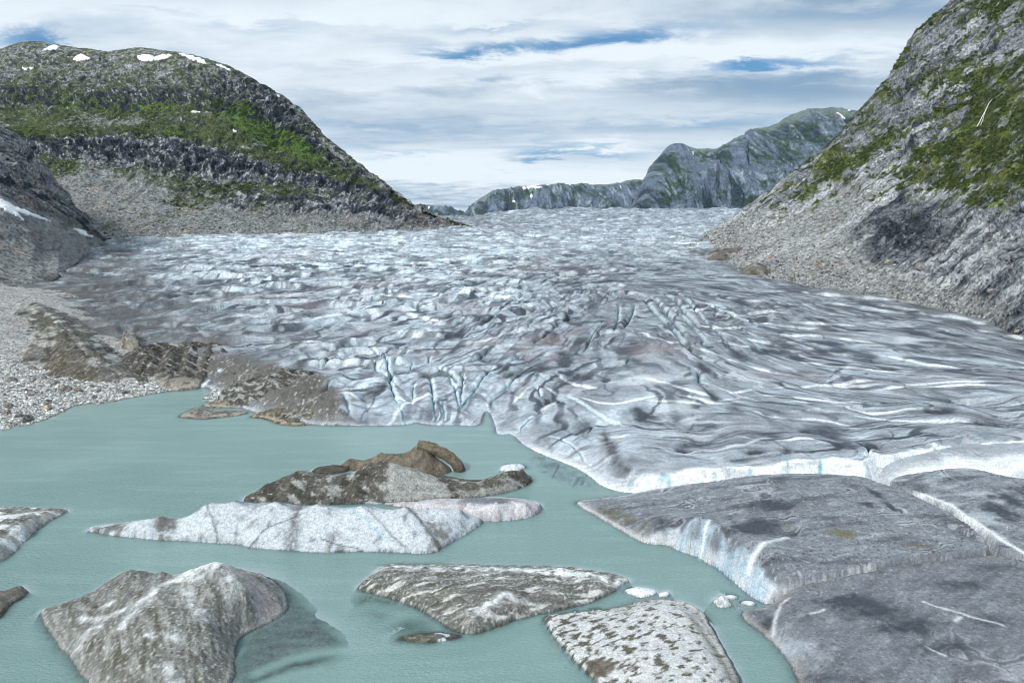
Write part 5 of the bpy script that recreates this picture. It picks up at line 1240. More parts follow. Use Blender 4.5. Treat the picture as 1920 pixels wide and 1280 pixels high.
def snow_patch(name, L, poly, thick, label, group, cat='snow patch'):
    P, N, Up, Vp = L
    pts = smooth_poly(poly, True, 1, 0)
    wob = 2.0
    m = inside(Up + 3.5 * fbm(Up / 7, Vp / 5, 71, 4, .65), Vp + 3.0 * fbm(Up / 7 + 5, Vp / 5, 72, 4, .65), pts)
    f = m[:-1, :-1] & m[1:, :-1] & m[:-1, 1:] & m[1:, 1:]
    if f.sum() < 2: return
    f = largest(f)
    core = m.copy(); core[1:-1, 1:-1] = m[1:-1, 1:-1] & m[:-2, 1:-1] & m[2:, 1:-1] & m[1:-1, :-2] & m[1:-1, 2:]
    off = np.where(core, thick, -.3 * thick)[..., None]
    Q = P + N * off * .7 + np.array((0, 0, 1)) * off * .5
    V, F = compact(Q.reshape(-1, 3), grid_faces(*U_shape(P), keep=f))
    o = mesh_obj(name, V, F, full(V[:, 0], SNOW), M_SNOW)
    return tag(o, label, cat, group)


def U_shape(P):
    return P.shape[0], P.shape[1]


def finish(name, P, c, mat, keep=None):
    V, F = P.reshape(-1, 3), grid_faces(*U_shape(P))
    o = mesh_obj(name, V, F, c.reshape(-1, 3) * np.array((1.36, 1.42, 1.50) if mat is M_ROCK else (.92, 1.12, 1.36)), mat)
    return tag(o, kind='structure')


# ---- big mountain on the left
LM = []
def build_left_mountain():
    foot = [(-260, 449, 1020), (195, 447, 1060), (300, 447, 1090), (500, 444, 1160), (700, 439, 1260), (840, 435, 1360), (875, 436, 1420), (930, 445, 1460)]
    c1 = [(-260, 380, 1180), (195, 395, 1170), (300, 400, 1180), (450, 402, 1230), (600, 408, 1290), (720, 412, 1330), (800, 418, 1375), (870, 429, 1430), (930, 440, 1470)]
    c2 = [(-260, 310, 1330), (150, 305, 1330), (250, 318, 1330), (400, 345, 1330), (520, 350, 1360), (600, 362, 1390), (700, 378, 1400), (770, 400, 1420), (840, 420, 1440), (870, 427, 1450), (930, 440, 1480)]
    c3 = [(-260, 245, 1380), (100, 252, 1390), (230, 252, 1400), (330, 262, 1410), (430, 282, 1420), (480, 300, 1420), (560, 320, 1440), (640, 338, 1450), (720, 368, 1460), (780, 397, 1470), (840, 418, 1470), (870, 425, 1470), (930, 438, 1490)]
    c4 = [(-260, 225, 1560), (60, 230, 1560), (200, 222, 1560), (330, 212, 1530), (400, 218, 1490), (450, 232, 1480), (520, 268, 1500), (600, 300, 1520), (680, 335, 1520), (740, 370, 1510), (800, 403, 1500), (850, 418, 1490), (870, 424, 1490), (930, 437, 1500)]
    c5 = [(-260, 160, 1700), (0, 170, 1720), (100, 172, 1720), (200, 180, 1700), (300, 180, 1650), (380, 185, 1600), (450, 200, 1580), (520, 225, 1580), (580, 262, 1580), (640, 305, 1560), (700, 338, 1540), (760, 376, 1520), (820, 409, 1510), (850, 418, 1500), (870, 423, 1500), (930, 436, 1510)]
    c6 = [(-260, 120, 2000), (-60, 95, 2000), (0, 92, 2000), (40, 79, 2000), (75, 78, 2000), (130, 88, 1980), (200, 97, 1950), (260, 90, 1900), (330, 97, 1880), (380, 108, 1850), (430, 125, 1820), (480, 152, 1780), (530, 180, 1750), (565, 205, 1710), (590, 235, 1680), (620, 265, 1640), (660, 297, 1610), (700, 328, 1580), (740, 359, 1550), (775, 388, 1540), (810, 405, 1530), (845, 416, 1520), (870, 424, 1520), (930, 436, 1530)]
    c7 = [(u, v + 40, y + 420) for u, v, y in c6]
    P, U, T = loft([foot, c1, c2, c3, c4, c5, c6, c7], -260, 930, 1.5, [60, 70, 62, 40, 50, 90, 12])
    N = facing_out(P, grid_normals(P))
    _, W = to_pix(P)
    X, Z = P[..., 0], P[..., 2]
    s = np.sqrt(P[..., 0] ** 2 + 0 * X) * 0 + X
    # cliffs: bands between the ledges
    cliff = np.exp(-((T - 2.55) / .42) ** 2) + .78 * np.exp(-((T - 4.75) / .30) ** 2) + .8 * np.exp(-((T - 1.45) / .38) ** 2) * sst(U, 330, 520) + .12 * np.exp(-((T - 5.5) / .3) ** 2)
    cliff = cliff + sst(U, 540, 680) * .22 + blobs(U, W, [(320, 235, 40, 22, 0, .6), (30, 175, 60, 25, 0, .4), (700, 420, 150, 20, 0, .5), (210, 188, 90, 20, 0, .75), (330, 178, 120, 26, 0, .7), (450, 172, 80, 28, .3, .8), (530, 205, 50, 40, .8, .8), (60, 185, 80, 16, 0, .5), (400, 205, 40, 12, .2, .4), (150, 150, 120, 14, 0, .3)])
    cliff = np.clip(cliff * (1 + .9 * fbm(X / 160, Z / 60, 801, 3)), 0, 1.3)
    wz = Z + 12 * fbm(X / 120, Z / 120, 802, 3)
    wx = X + 14 * fbm(X / 60, Z / 60, 803, 3)
    flute = ridged(wx / 42, wz / 110, 804, 4, .55); crag = ridged(wx / 17, wz / 26, 805, 4, .6); led = ridged(wx / 120, wz / 20, 806, 3, .5)
    gully = ridged(wx / 160, wz / 420, 807, 3, .5)
    d = cliff * (20 * (flute - .6) + 6 * (crag - .6) + 18 * (led - .6)) + 7 * (ridged(wx / 34 + .5 * fbm(wx / 22, wz / 14, 812, 4), wz / 15, 816, 4, .55) - .6) * sst(T, 1.8, 2.4) + 9 * fbm(wx / 70, wz / 70, 808, 5, .5) + 6.5 * (crag - .6) * (1 - .6 * cliff) * sst(T, .9, 1.6) + 1.5 * (crag - .6)
    d = d * np.clip(T * 3, .15, 1) * lerp(1, .45, sst(T, 5.6, 6))
    d = d * lerp(1, .55, sst(U, 620, 860))
    P = P + N * d[..., None]
    N2 = facing_out(P, grid_normals(P))
    up = N2[..., 2]
    n1 = fbm(wx / 90, wz / 45, 811, 4); n2 = fbm(wx / 22, wz / 14, 812, 4); n3 = fbm(wx / 11, wz / 8, 813, 4, .62); n4 = fbm(wx / 30, wz / 9, 814, 4, .6); n5 = fbm(wx / 55, wz / 11, 815, 5, .62)
    bias = blobs(U, W, [(450, 240, 110, 40, .45, .85), (530, 265, 90, 26, .5, .8), (120, 195, 130, 22, .1, .55), (210, 262, 120, 14, 0, .4), (60, 250, 60, 30, 0, .7), (330, 250, 60, 14, .1, .5), (300, 205, 80, 14, 0, .5), (170, 150, 150, 30, .1, .3), (110, 300, 40, 35, 0, .9), (330, 315, 100, 9, .1, .45),
                            (480, 345, 60, 10, .1, .3), (640, 330, 40, 18, .5, .5), (700, 380, 60, 12, .5, .3), (520, 380, 60, 14, 0, .25), (460, 370, 80, 30, 0, .1), (350, 150, 80, 30, .2, .25), (260, 160, 60, 40, 0, .25),
                            (150, 370, 160, 55, 0, -1.6), (300, 425, 320, 32, 0, -1.5), (200, 228, 90, 9, -.05, -1.2), (250, 236, 50, 6, 0, -.5), (60, 212, 30, 10, 0, -.8), (120, 210, 20, 6, 0, -.6), (780, 420, 120, 25, .2, -.9), (600, 420, 160, 18, 0, -.7), (620, 250, 40, 60, .9, -.5)])
    g = 1.5 * (up - .50) + .7 * n1 + .55 * n2 + .55 * n3 + .4 * n4 + bias - .95 * np.clip(cliff, 0, 1) + .40 * n5 + .20
    grass = sst(g + .30 * sst(T, 2.7, 3.2) + .48 * sst(T, 3.9, 4.5) + .12 * sst(T, 1.2, 1.6) - .10 * sst(U, 600, 740), -.12, .46)
    c = mixc(full(X, ROCK), ROCKD * 1.5, .85 * np.clip(cliff, 0, 1))
    c = mixc(c, ROCKP, .9 * sst(fbm(wx / 7, wz / 22, 821, 5, .66), .06, .26)); c = mixc(c, ROCKP * .8, .6 * sst(n3, .15, .4))
    c = mixc(c, ROCKD * .8, .95 * sst(fbm(wx / 9, wz / 24, 822, 5, .64) + .4 * (.62 - flute), .06, .32) * (.45 + .55 * np.clip(cliff, 0, 1)))
    c = mixc(c, ROCKD * .7, .9 * sst(fbm(wx / 60, wz / 9, 823, 4, .6) + .2 * cliff, .10, .36))
    c = mixc(c, ROCKD * .7, .85 * sst(.56 - crag, 0, .12) * np.clip(cliff, .3, 1))
    scree = sst(blobs(U, W, [(200, 372, 190, 55, .2, 1.2), (320, 428, 340, 26, 0, 1.1), (200, 228, 100, 10, -.05, 1.2), (250, 235, 60, 6, 0, .6), (60, 212, 32, 10, 0, 1), (640, 425, 200, 16, 0, .8), (560, 405, 120, 20, .1, .4), (470, 415, 60, 20, 0, .5)]) + .5 * n1, .3, .8) * (1 - np.clip(cliff - .35, 0, 1))
    c = mixc(c, SCREE, .95 * scree)
    c = mixc(c, SCREE * 1.5, .6 * scree * sst(fbm(wx / 4, wz / 3, 828, 3), .1, .4)); c = mixc(c, (.085, .09, .06), .75 * scree * sst(n3 + .4 * n4, .10, .38)); c = mixc(c, TAN, .5 * scree * sst(fbm(wx / 40, wz / 20, 824, 3), .15, .45)); c = mixc(c, (.075, .09, .03), .6 * scree * sst(n2 + .3 * n1, .2, .5))
    gc = mixc(full(X, GRASS), GRASSD, .95 * sst(n3 + .6 * n2, -.18, .22)); gc = mixc(gc, MOSS * .7, .55 * sst(fbm(wx / 60, wz / 30, 826, 4), .1, .4))
    bright = sst(blobs(U, W, [(470, 232, 70, 30, .5, 1), (550, 275, 70, 22, .5, .9), (110, 190, 120, 18, .1, .8), (60, 250, 50, 26, 0, .6), (330, 248, 40, 10, 0, .8), (290, 205, 60, 12, 0, .7), (480, 345, 60, 8, 0, .5), (110, 300, 40, 30, 0, .4)]) + .4 * n2, .3, .8)
    gc = mixc(gc, (.115, .185, .032), .75 * bright * sst(n3, -.3, .2))
    topg = sst(T, 5.0, 5.6); gc = mixc(gc, np.array((.12, .135, .065)), .8 * topg); gc = mixc(gc, np.array((.075, .085, .05)), .45 * (1 - bright))
    out1 = ridged(wx / 34 + .5 * n2, wz / 15, 816, 5, .62)                   # outcrops standing out of the turf
    grass = grass * (1 - .85 * sst(out1 + .25 * n1 + .15 * sst(T, 4.2, 5.2) - .12 * bright, .80, .90))
    c = c * (1 - grass[..., None]) + gc * grass[..., None]
    c = mixc(c, (.44, .44, .425), .8 * (1 - grass) * (1 - scree) * sst(fbm(wx / 6, wz / 10, 829, 4, .68), .08, .22))
    c = mixc(c, ROCKD * .6, .95 * (1 - scree) * sst(fbm(wx / 18, wz / 12, 830, 5, .66) + .22 * np.clip(cliff, 0, 1), .16, .28))
    c = mixc(c, (.31, .30, .27), .6 * topg * sst(n3 + .5 * n4, .08, .3)); c = mixc(c, ROCKD, .6 * topg * sst(-n3 - .3 * n4, .12, .35))
    c = mixc(c, TAN * .95, .6 * sst(U, 700, 830) * sst(fbm(wx / 30, wz / 12, 827, 3), -.25, .3) * (1 - grass))
    c = mixc(c, ROCKD * .8, .7 * sst(U, 640, 760) * sst(n4, .08, .3) * (1 - grass))
    finish('mountain', P, c, M_ROCK)
    L = (P, N2, *to_pix(P))
    LM.extend([L, grass, scree])
    g_ = 'snow patches on the left mountain'
    for i, (pl, lab) in enumerate((([(72, 97), (92, 84), (120, 87), (100, 96)], 'slanted snow patch high on the left mountain near its first summit'), ([(132, 114), (150, 98), (158, 104), (175, 107), (165, 114), (150, 116)], 'forked snow patch between the two tops of the left mountain'), ([(38, 126), (68, 124), (66, 132), (45, 133)], 'small flat snow patch below the first summit of the left mountain'), ([(8, 150), (30, 152), (28, 157), (12, 156)], 'tiny snow strip nearest to the picture edge on the left mountain'),
            ([(252, 103), (275, 100), (285, 106), (310, 100), (325, 103), (310, 113), (280, 118), (262, 115)], 'largest snow patch of the left mountain, under its rounded second top'), ([(328, 99), (345, 100), (385, 112), (388, 122), (370, 118), (345, 107)], 'long snow band running down from the second top of the left mountain'), ([(398, 118), (420, 124), (445, 137), (440, 139), (415, 128)], 'thin snow band on the descending skyline of the left mountain'), ([(516, 176), (530, 180), (526, 185), (517, 183)], 'speck of snow on the steep shoulder of the left mountain'),
            ([(353, 207), (378, 210), (375, 214), (355, 212)], 'snow strip on the green ledge of the left mountain'), ([(436, 240), (446, 245), (442, 252), (434, 246)], 'little snow patch above the bright green slope'))):
        snow_patch('snow_patch', L, pl, 1.4, lab, g_)


build_left_mountain()


# ---- dark slope at the left edge
def build_left_slope():
    foot = [(-420, 640, 430), (-100, 600, 430), (0, 578, 460), (60, 552, 500), (110, 520, 560), (140, 495, 660), (170, 478, 800), (196, 468, 960), (204, 462, 1020), (230, 462, 1100)]
    c1 = [(-420, 520, 500), (-100, 500, 520), (0, 478, 560), (60, 470, 610), (110, 462, 690), (140, 456, 780), (170, 454, 880), (190, 455, 980), (204, 456, 1030), (230, 460, 1110)]
    c2 = [(-420, 400, 620), (-100, 380, 640), (0, 372, 680), (60, 392, 720), (110, 410, 780), (140, 425, 850), (170, 438, 920), (190, 449, 1000), (204, 455, 1040), (230, 459, 1120)]
    c3 = [(-420, 20, 760), (-100, 150, 780), (-40, 208, 800), (0, 236, 820), (25, 252, 830), (45, 272, 840), (80, 308, 870), (110, 348, 900), (140, 385, 930), (165, 415, 970), (182, 438, 1010), (195, 450, 1040), (204, 454, 1050), (230, 459, 1130)]
    c4 = [(u, v + 50, y + 250) for u, v, y in c3]
    P, U, T = loft([foot, c1, c2, c3, c4], -420, 230, 1.4, [80, 80, 130, 10])
    N = facing_out(P, grid_normals(P)); _, W = to_pix(P)
    X, Z = P[..., 0] * .8 + P[..., 1] * .6, P[..., 2]
    # layers dip down the slope to the right
    a, b = X * .78 - Z * .62, X * .62 + Z * .78
    st = ridged(a / 70, b / 8, 841, 4, .55); cr = ridged(X / 14, Z / 14, 842, 4, .6)
    cliff = np.clip(sst(T, 1.75, 2.3) + .6 * blobs(U, W, [(40, 440, 40, 30, .9, 1)]), 0, 1)
    d = cliff * (16 * (st - .6) + 3 * (cr - .6)) + 3 * fbm(X / 30, Z / 30, 843, 3) + .8 * (cr - .6)
    d *= lerp(1, .3, sst(T, 2.85, 3)) * np.clip(T * 2, .2, 1)
    P = P + N * d[..., None]
    c = full(X, ROCK * .85)
    n1 = fbm(a / 40, b / 6, 844, 5, .66)
    c = mixc(c, ROCKD * .8, .95 * cliff * sst(n1 + .8 * (.6 - cr), -.2, .16)); c = mixc(c, ROCKP * .8, .85 * cliff * sst(fbm(a / 30, b / 4, 845, 5, .66), .04, .2)); c = mixc(c, TAN * .8, .5 * cliff * sst(fbm(a / 60, b / 12, 853, 3), .15, .4))
    sc = 1 - cliff
    c = mixc(c, SCREE * 1.0, sc * .9); c = mixc(c, SCREE * 1.4, .7 * sc * sst(fbm(X / 7, Z / 4, 846, 5, .65), .1, .35)); c = mixc(c, SCREE * .35, .75 * sc * sst(fbm(X / 10, Z / 6, 847, 5, .6), .08, .4))
    c = mixc(c, TAN * .9, .55 * sst(fbm(a / 26, b / 9, 848, 4), .2, .45) * sst(T, .5, 1.2) * (T < 2.6))
    c = mixc(c, (.05, .052, .055), .75 * sst(.45 - T, 0, .4) * sst(fbm(X / 40, Z / 10, 849, 3), -.3, .2))
    c = mixc(c, MOSS * .5, .5 * sst(fbm(X / 25, Z / 18, 850, 4), .2, .45) * sst(T, 1.0, 1.6))
    finish('hillside', P, c, M_ROCK)
    L = (P, facing_out(P, grid_normals(P)), *to_pix(P)); g_ = 'snow patches on the dark left slope'
    for pl, lab in (([(-30, 365), (0, 373), (30, 388), (60, 400), (95, 415), (108, 421), (80, 413), (55, 404), (40, 400), (28, 398), (52, 418), (30, 408), (0, 390), (-30, 382)], 'long forked snow strip on the dark slope at the left edge'), ([(133, 427), (150, 431), (172, 438), (155, 437), (182, 447), (160, 444), (145, 437)], 'branching snow strip low on the dark left slope'), ([(-30, 540), (0, 544), (14, 554), (0, 553), (-30, 552)], 'snow scrap low down at the left picture edge')):
        snow_patch('snow_patch', L, pl, 1.6, lab, g_)


build_left_slope()


# ---- steep slope on the right
def gfoot(u, v, dv=0):
    return (u, v + dv, on_glacier(u, v)[1])


def build_right_slope():
    f_px_ = [(1318, 459), (1340, 478), (1375, 500), (1440, 519), (1520, 534), (1600, 546), (1700, 564), (1800, 586), (1850, 602), (1920, 634), (2050, 690), (2300, 800)]
    foot = [(u, v + 5, on_glacier(u, v)[1] * .985) for u, v in f_px_]
    foot = [(1290, 462, foot[0][2])] + foot
    cr = [(1290, 462, 1010), (1318, 455, 1010), (1335, 440, 1020), (1390, 393, 1040), (1440, 356, 1060), (1500, 314, 1080), (1560, 268, 1100), (1588, 232, 1110), (1606, 206, 1110), (1640, 172, 1100), (1668, 142, 1090), (1688, 112, 1080), (1702, 85, 1070), (1722, 52, 1050), (1750, 28, 1030), (1785, 0, 1010), (1830, -38, 990), (1920, -100, 950), (2050, -190, 900), (2300, -330, 840)]
    uu = np.array([p[0] for p in cr], float)
    fv = curve(foot, uu); cv = np.array([p[1:] for p in cr], float)
    def between(f, bulge):
        return [(u, v, y) for u, v, y in zip(uu, fv[:, 0] * (1 - f) + cv[:, 0] * f, 1 / ((1 - f) / fv[:, 1] + f / cv[:, 1]) * (1 + bulge))]
    P, U, T = loft([foot, between(.22, .0), between(.48, .05), between(.75, .0), cr, [(u, v + 60, y + 260) for u, v, y in cr]], 1290, 2300, 1.5, [90, 110, 110, 120, 10])
    N = facing_out(P, grid_normals(P)); Up, W = to_pix(P)
    X, Y, Z = P[..., 0], P[..., 1], P[..., 2]
    # bedding runs up and away to the right: long slabs on a diagonal of the face
    s = Y * .75 - X * .35; a, b = s * .72 + Z * .70, -s * .70 + Z * .72
    s2 = s + 12 * fbm(s / 50, Z / 50, 861, 3)
    a2, b2 = (U - 1600) * .80 - (W - 400) * .6, (U - 1600) * .6 + (W - 400) * .80
    wob = 4 * fbm(a2 / 120, b2 / 60, 862, 3)
    slab = ridged(a2 / 260, (b2 + wob) / 22, 863, 5, .62); blk = ridged(a2 / 60, (b2 + wob) / 22, 864, 4, .5); crag = ridged(s2 / 13, Z / 15, 865, 4, .6)
    cl = blobs(U, W, [(1690, 430, 80, 40, -.1, 1.1), (1650, 470, 50, 30, 0, .9), (1800, 470, 90, 40, -.4, .9), (1760, 420, 100, 30, 0, .6), (1870, 480, 90, 70, -.6, .8), (1750, 150, 90, 90, -.6, .7), (1850, 110, 90, 60, -.5, .7), (1640, 230, 50, 60, -1, .8), (1740, 250, 80, 40, -.6, .6), (1560, 300, 60, 30, -.7, .7), (1480, 370, 60, 30, -.7, .5),
                     (1700, 350, 90, 25, -.6, .6), (1900, 420, 60, 60, -.5, .6), (1880, 590, 70, 25, .2, .6), (1780, 60, 60, 60, -1, .5), (1430, 400, 50, 25, -.7, .4)])
    cl = np.clip(cl * (1 + .8 * fbm(a2 / 60, b2 / 30, 866, 3)) + .2, 0, 1.2)
    d = cl * (12 * (slab - .6) + 2.0 * (blk - .6) + 1.2 * (crag - .6)) + 6 * fbm(s2 / 60, Z / 50, 867, 3, .5) + 1.6 * (crag - .6) * sst(440 - W + .2 * (U - 1600), -30, 60) + 1.6 * (crag - .6)
    step = blobs(U, W, [(1690, 440, 95, 45, -.15, 1)])
    d = d + step * 9 * (ridged(a2 / 160, (W + 6 * fbm(U / 40, W / 40, 868, 2)) / 40, 869, 3) - .5)
    dist_scale = np.clip(Y / 600, .55, 1.4)
    d = d * dist_scale * np.clip(T * 3, .12, 1) * lerp(1, .5, sst(T, 3.8, 4))
    P = P + N * d[..., None]
    N2 = facing_out(P, grid_normals(P)); up = N2[..., 2]
    n1 = fbm(a2 / 70, b2 / 28, 871, 5); n2 = fbm(s2 / 12, Z / 9, 872, 4); n3 = fbm(a2 / 26, b2 / 9, 875, 5, .6)
    bias = blobs(U, W, [(1870, 270, 110, 90, -.4, .8), (1800, 140, 60, 26, .1, .9), (1890, 140, 60, 30, 0, .8), (1750, 330, 170, 45, -.55, .55), (1560, 320, 90, 22, -.55, .7), (1650, 270, 100, 20, -.55, .6), (1690, 110, 40, 20, -.3, .5), (1640, 150, 30, 24, -1.2, .6), (1880, 370, 80, 40, -.3, .8), (1540, 350, 80, 25, -.6, .5), (1860, 20, 90, 20, 0, .6), (1700, 180, 60, 20, -.3, .5), (1480, 360, 50, 16, -.7, .4), (1420, 420, 60, 16, -.6, .1), (1870, 620, 60, 14, .3, .5),
                           (1720, 300, 80, 20, -.6, .5), (1850, 210, 80, 40, -.2, .5), (1450, 500, 220, 60, 0, -1.6), (1650, 520, 200, 60, .2, -1.6), (1620, 350, 60, 22, -.7, -.5), (1690, 400, 120, 60, 0, -.6), (1850, 500, 120, 90, 0, -1.2), (1880, 80, 60, 30, -.3, -.6), (1760, 200, 50, 20, -.5, -.4), (1760, 90, 60, 30, -.6, -.3)])
    n4 = fbm(s2 / 5.5, Z / 4.5, 876, 4, .62); upz = sst(360 + .25 * (U - 1600) - W, -40, 90)
    grass = sst(.5 * (up - .45) + .8 * n1 + .6 * n2 + .6 * n3 + .6 * n4 + bias * .5 + .36 * upz - .2 * cl - .26 + .7 * fbm(a2 / 50, b2 / 7, 877, 4, .6) + .06, -.12, .48)
    c = mixc(full(X, ROCK * 1.05), ROCKD * 2.2, .35 * np.clip(cl, 0, 1))
    bed = fbm(a2 / 240, (b2 + wob) / 11, 881, 6, .72); c = mixc(c, ROCKP * 1.05, .95 * sst(bed, .02, .2)); c = mixc(c, ROCKP * .8, .5 * sst(n4, .12, .4))
    c = mixc(c, ROCKD * .8, .95 * sst(fbm(a2 / 220, (b2 + wob) / 10, 882, 6, .72) + .25 * (.6 - blk), .04, .2) * np.clip(.55 + cl, 0, 1)); c = mixc(c, ROCKD * .8, .8 * sst(-n4 - .3 * n3, .1, .36) * np.clip(.3 + cl, 0, 1))
    c = mixc(c, ROCKD, .8 * sst(.52 - slab, 0, .16) * np.clip(cl, .25, 1)); c = mixc(c, ROCKD * .6, np.clip(1.2 * step, 0, .96) * sst(n3 + .4 * n4 + .5 * bed + .30, 0, .22))
    scree = sst(blobs(U, W, [(1450, 480, 170, 60, .1, 1.2), (1600, 520, 160, 26, .2, 1.2), (1540, 420, 110, 60, -.5, .9), (1770, 560, 140, 26, .25, 1.2), (1640, 370, 70, 16, -.6, .5), (1400, 430, 80, 30, -.6, .6), (1830, 320, 90, 30, -.4, .35)]) + .35 * n1, .35, .8) * (1 - .7 * np.clip(cl - .3, 0, 1))
    c = mixc(c, SCREE * 1.35, .92 * scree); c = mixc(c, SCREE * 1.9, .6 * scree * sst(fbm(s2 / 4, Z / 3, 883, 4, .65), .15, .4)); c = mixc(c, SCREE * .45, .7 * scree * sst(fbm(s2 / 6, Z / 4.5, 884, 4, .6), .12, .42))
    c = mixc(c, TAN * .8, .4 * scree * sst(n1, .15, .45))
    for pl, w in (([(1500, 480), (1560, 440), (1620, 400), (1680, 352), (1720, 335)], 9), ([(1380, 470), (1430, 455), (1470, 440)], 7), ([(1610, 415), (1650, 388), (1690, 358)], 6), ([(1830, 520), (1880, 460), (1920, 430)], 10), ([(1430, 480), (1480, 462), (1520, 445)], 8), ([(1720, 355), (1790, 360), (1850, 345)], 12), ([(1440, 420), (1500, 390), (1560, 350)], 7), ([(1560, 490), (1600, 470), (1640, 440)], 8), ([(1760, 540), (1820, 500), (1870, 440)], 10), ([(1700, 520), (1760, 480), (1800, 450)], 7), ([(1650, 340), (1720, 300), (1790, 262)], 9), ([(1720, 190), (1790, 150), (1860, 110)], 12), ([(1880, 560), (1920, 520)], 10)):
        dd, _, _ = seg_dist(U, W, pl); c = mixc(c, ROCKP * 1.1, .8 * np.exp(-(dd / w) ** 2) * sst(fbm(a2 / 40, b2 / 4, 885, 4), -.35, .05))
    gc = mixc(full(X, GRASS * np.array((1.15, 1.0, .75))), GRASSD * .9, .95 * sst(fbm(s2 / 14, Z / 9, 886, 5, .62), -.22, .15)); gc = mixc(gc, MOSS, .6 * sst(fbm(a2 / 60, b2 / 14, 887, 4), .16, .42) * sst(W, 180, 330)); gc = mixc(gc, MOSS * .75, .35 * sst(n2, 0, .4))
    c = c * (1 - grass[..., None]) + gc * grass[..., None]
    c = mixc(c, (.17, .22, .02), .7 * sst(blobs(U, W, [(1878, 148, 9, 14, 0, 1), (1690, 95, 14, 5, -.4, .9), (1790, 250, 16, 5, -.3, 1), (1870, 385, 30, 9, -.3, .8)]), .4, .8))
    finish('mountain', P, c, M_ROCK)
    L = (P, N2, *to_pix(P))
    # the thin waterfall: two strands of white water down a gully
    wf = []
    Pu, Pv = L[2], L[3]
    m_w = terrain_mat('falling_water', [(.8, .5)], .3, .3, .5, rough=.3, spec=.5)
    root = bpy.data.objects.new('waterfall', None); S.collection.objects.link(root)
    def strand(px, w):
        pts = []
        for u, v in px:
            i = np.argmin((Pu[:, ::1] - u) ** 2 + (Pv - v) ** 2 + 1e9 * (L[0][..., 1] > 1050)); pts.append((L[0].reshape(-1, 3)[i] + L[1].reshape(-1, 3)[i] * 1.6))
        return pts, w
    first = None
    for px, w in (([(1862, 188), (1856, 198), (1850, 210), (1845, 220), (1840, 232), (1834, 241)], .30), ([(1852, 205), (1849, 215), (1846, 226), (1842, 238)], .2), ([(1884, 172), (1876, 180), (1862, 189)], .12)):
        pts, w = strand(px, w)
        if first is None: root.location = pts[-1]; first = Vector(pts[-1])
        pts = [np.array(p) - np.array(first) for p in pts]
        tube_mesh('water_strand', pts, [w] * len(pts), m_w, (.78, .82, .85), root, 8, seed=9)
    tag(root, 'thin white waterfall in two strands down the right rock slope', 'waterfall')
    for pl, lab in (([(1560, 346), (1564, 344), (1563, 349)], 'speck of snow beside the grey slab on the right slope'),):
        snow_patch('snow_patch', L, pl, 2, lab, None)
    return L, grass, scree


RS, RS_GRASS, RS_SCREE = build_right_slope()


# ---- dirt-covered ice at the foot of the right slope
def far_mound(px, hts, label, seed):
    O = np.array([on_glacier(u, v)[:2] for u, v in px]); K = [(x, y, g_base(x, y) - 3) for x, y in O] + [tuple(on_glacier(u, v, 0)[:2]) + (float(g_base(*on_glacier(u, v)[:2])) + h,) for u, v, h in hts]
    f = rbf(K, 4); poly = smooth_poly(O, True, 2, 3, seed); lo, hi = poly.min(0) - 6, poly.max(0) + 6
    X, Y = np.meshgrid(np.arange(lo[0], hi[0], 1.0), np.arange(lo[1], hi[1], 1.6))
    s = sdf(X, Y, poly); Z = f(X, Y) + 3 * (ridged(X / 16, Y / 26, seed, 4) - .5) * np.clip(s / 6, 0, 1) + np.minimum(s, 0) * .8
    c = mixc(mixc(full(X, (.15, .14, .12)), (.05, .05, .048), .8 * sst(fbm(X / 10, Y / 16, seed + 1, 4), 0, .4)), GRAVEL * .8, .7 * sst(fbm(X / 7, Y / 12, seed + 2, 4), .1, .4))
    V, F = np.stack([X, Y, Z], -1).reshape(-1, 3), grid_faces(*X.shape, keep=s[:-1, :-1] > -5)
    V, F, C = compact(V, F, c.reshape(-1, 3))
    tag(mesh_obj('dirt_mound', V, F, C, M_TILL), label, 'dirt mound', 'dirt mounds under the right slope')


far_mound([(1322, 480), (1350, 492), (1380, 505), (1420, 500), (1410, 478), (1380, 468), (1340, 468)], [(1350, 480, 5), (1375, 485, 9), (1395, 480, 9), (1340, 476, 5)], 'dark dirt-covered ice hump at the foot of the right slope', 181)
far_mound([(1385, 508), (1400, 516), (1440, 521), (1452, 512), (1430, 504), (1400, 500)], [(1400, 508, 4), (1425, 510, 7), (1440, 513, 3)], 'smaller dark dirt hump where the right slope meets smooth ice', 182)


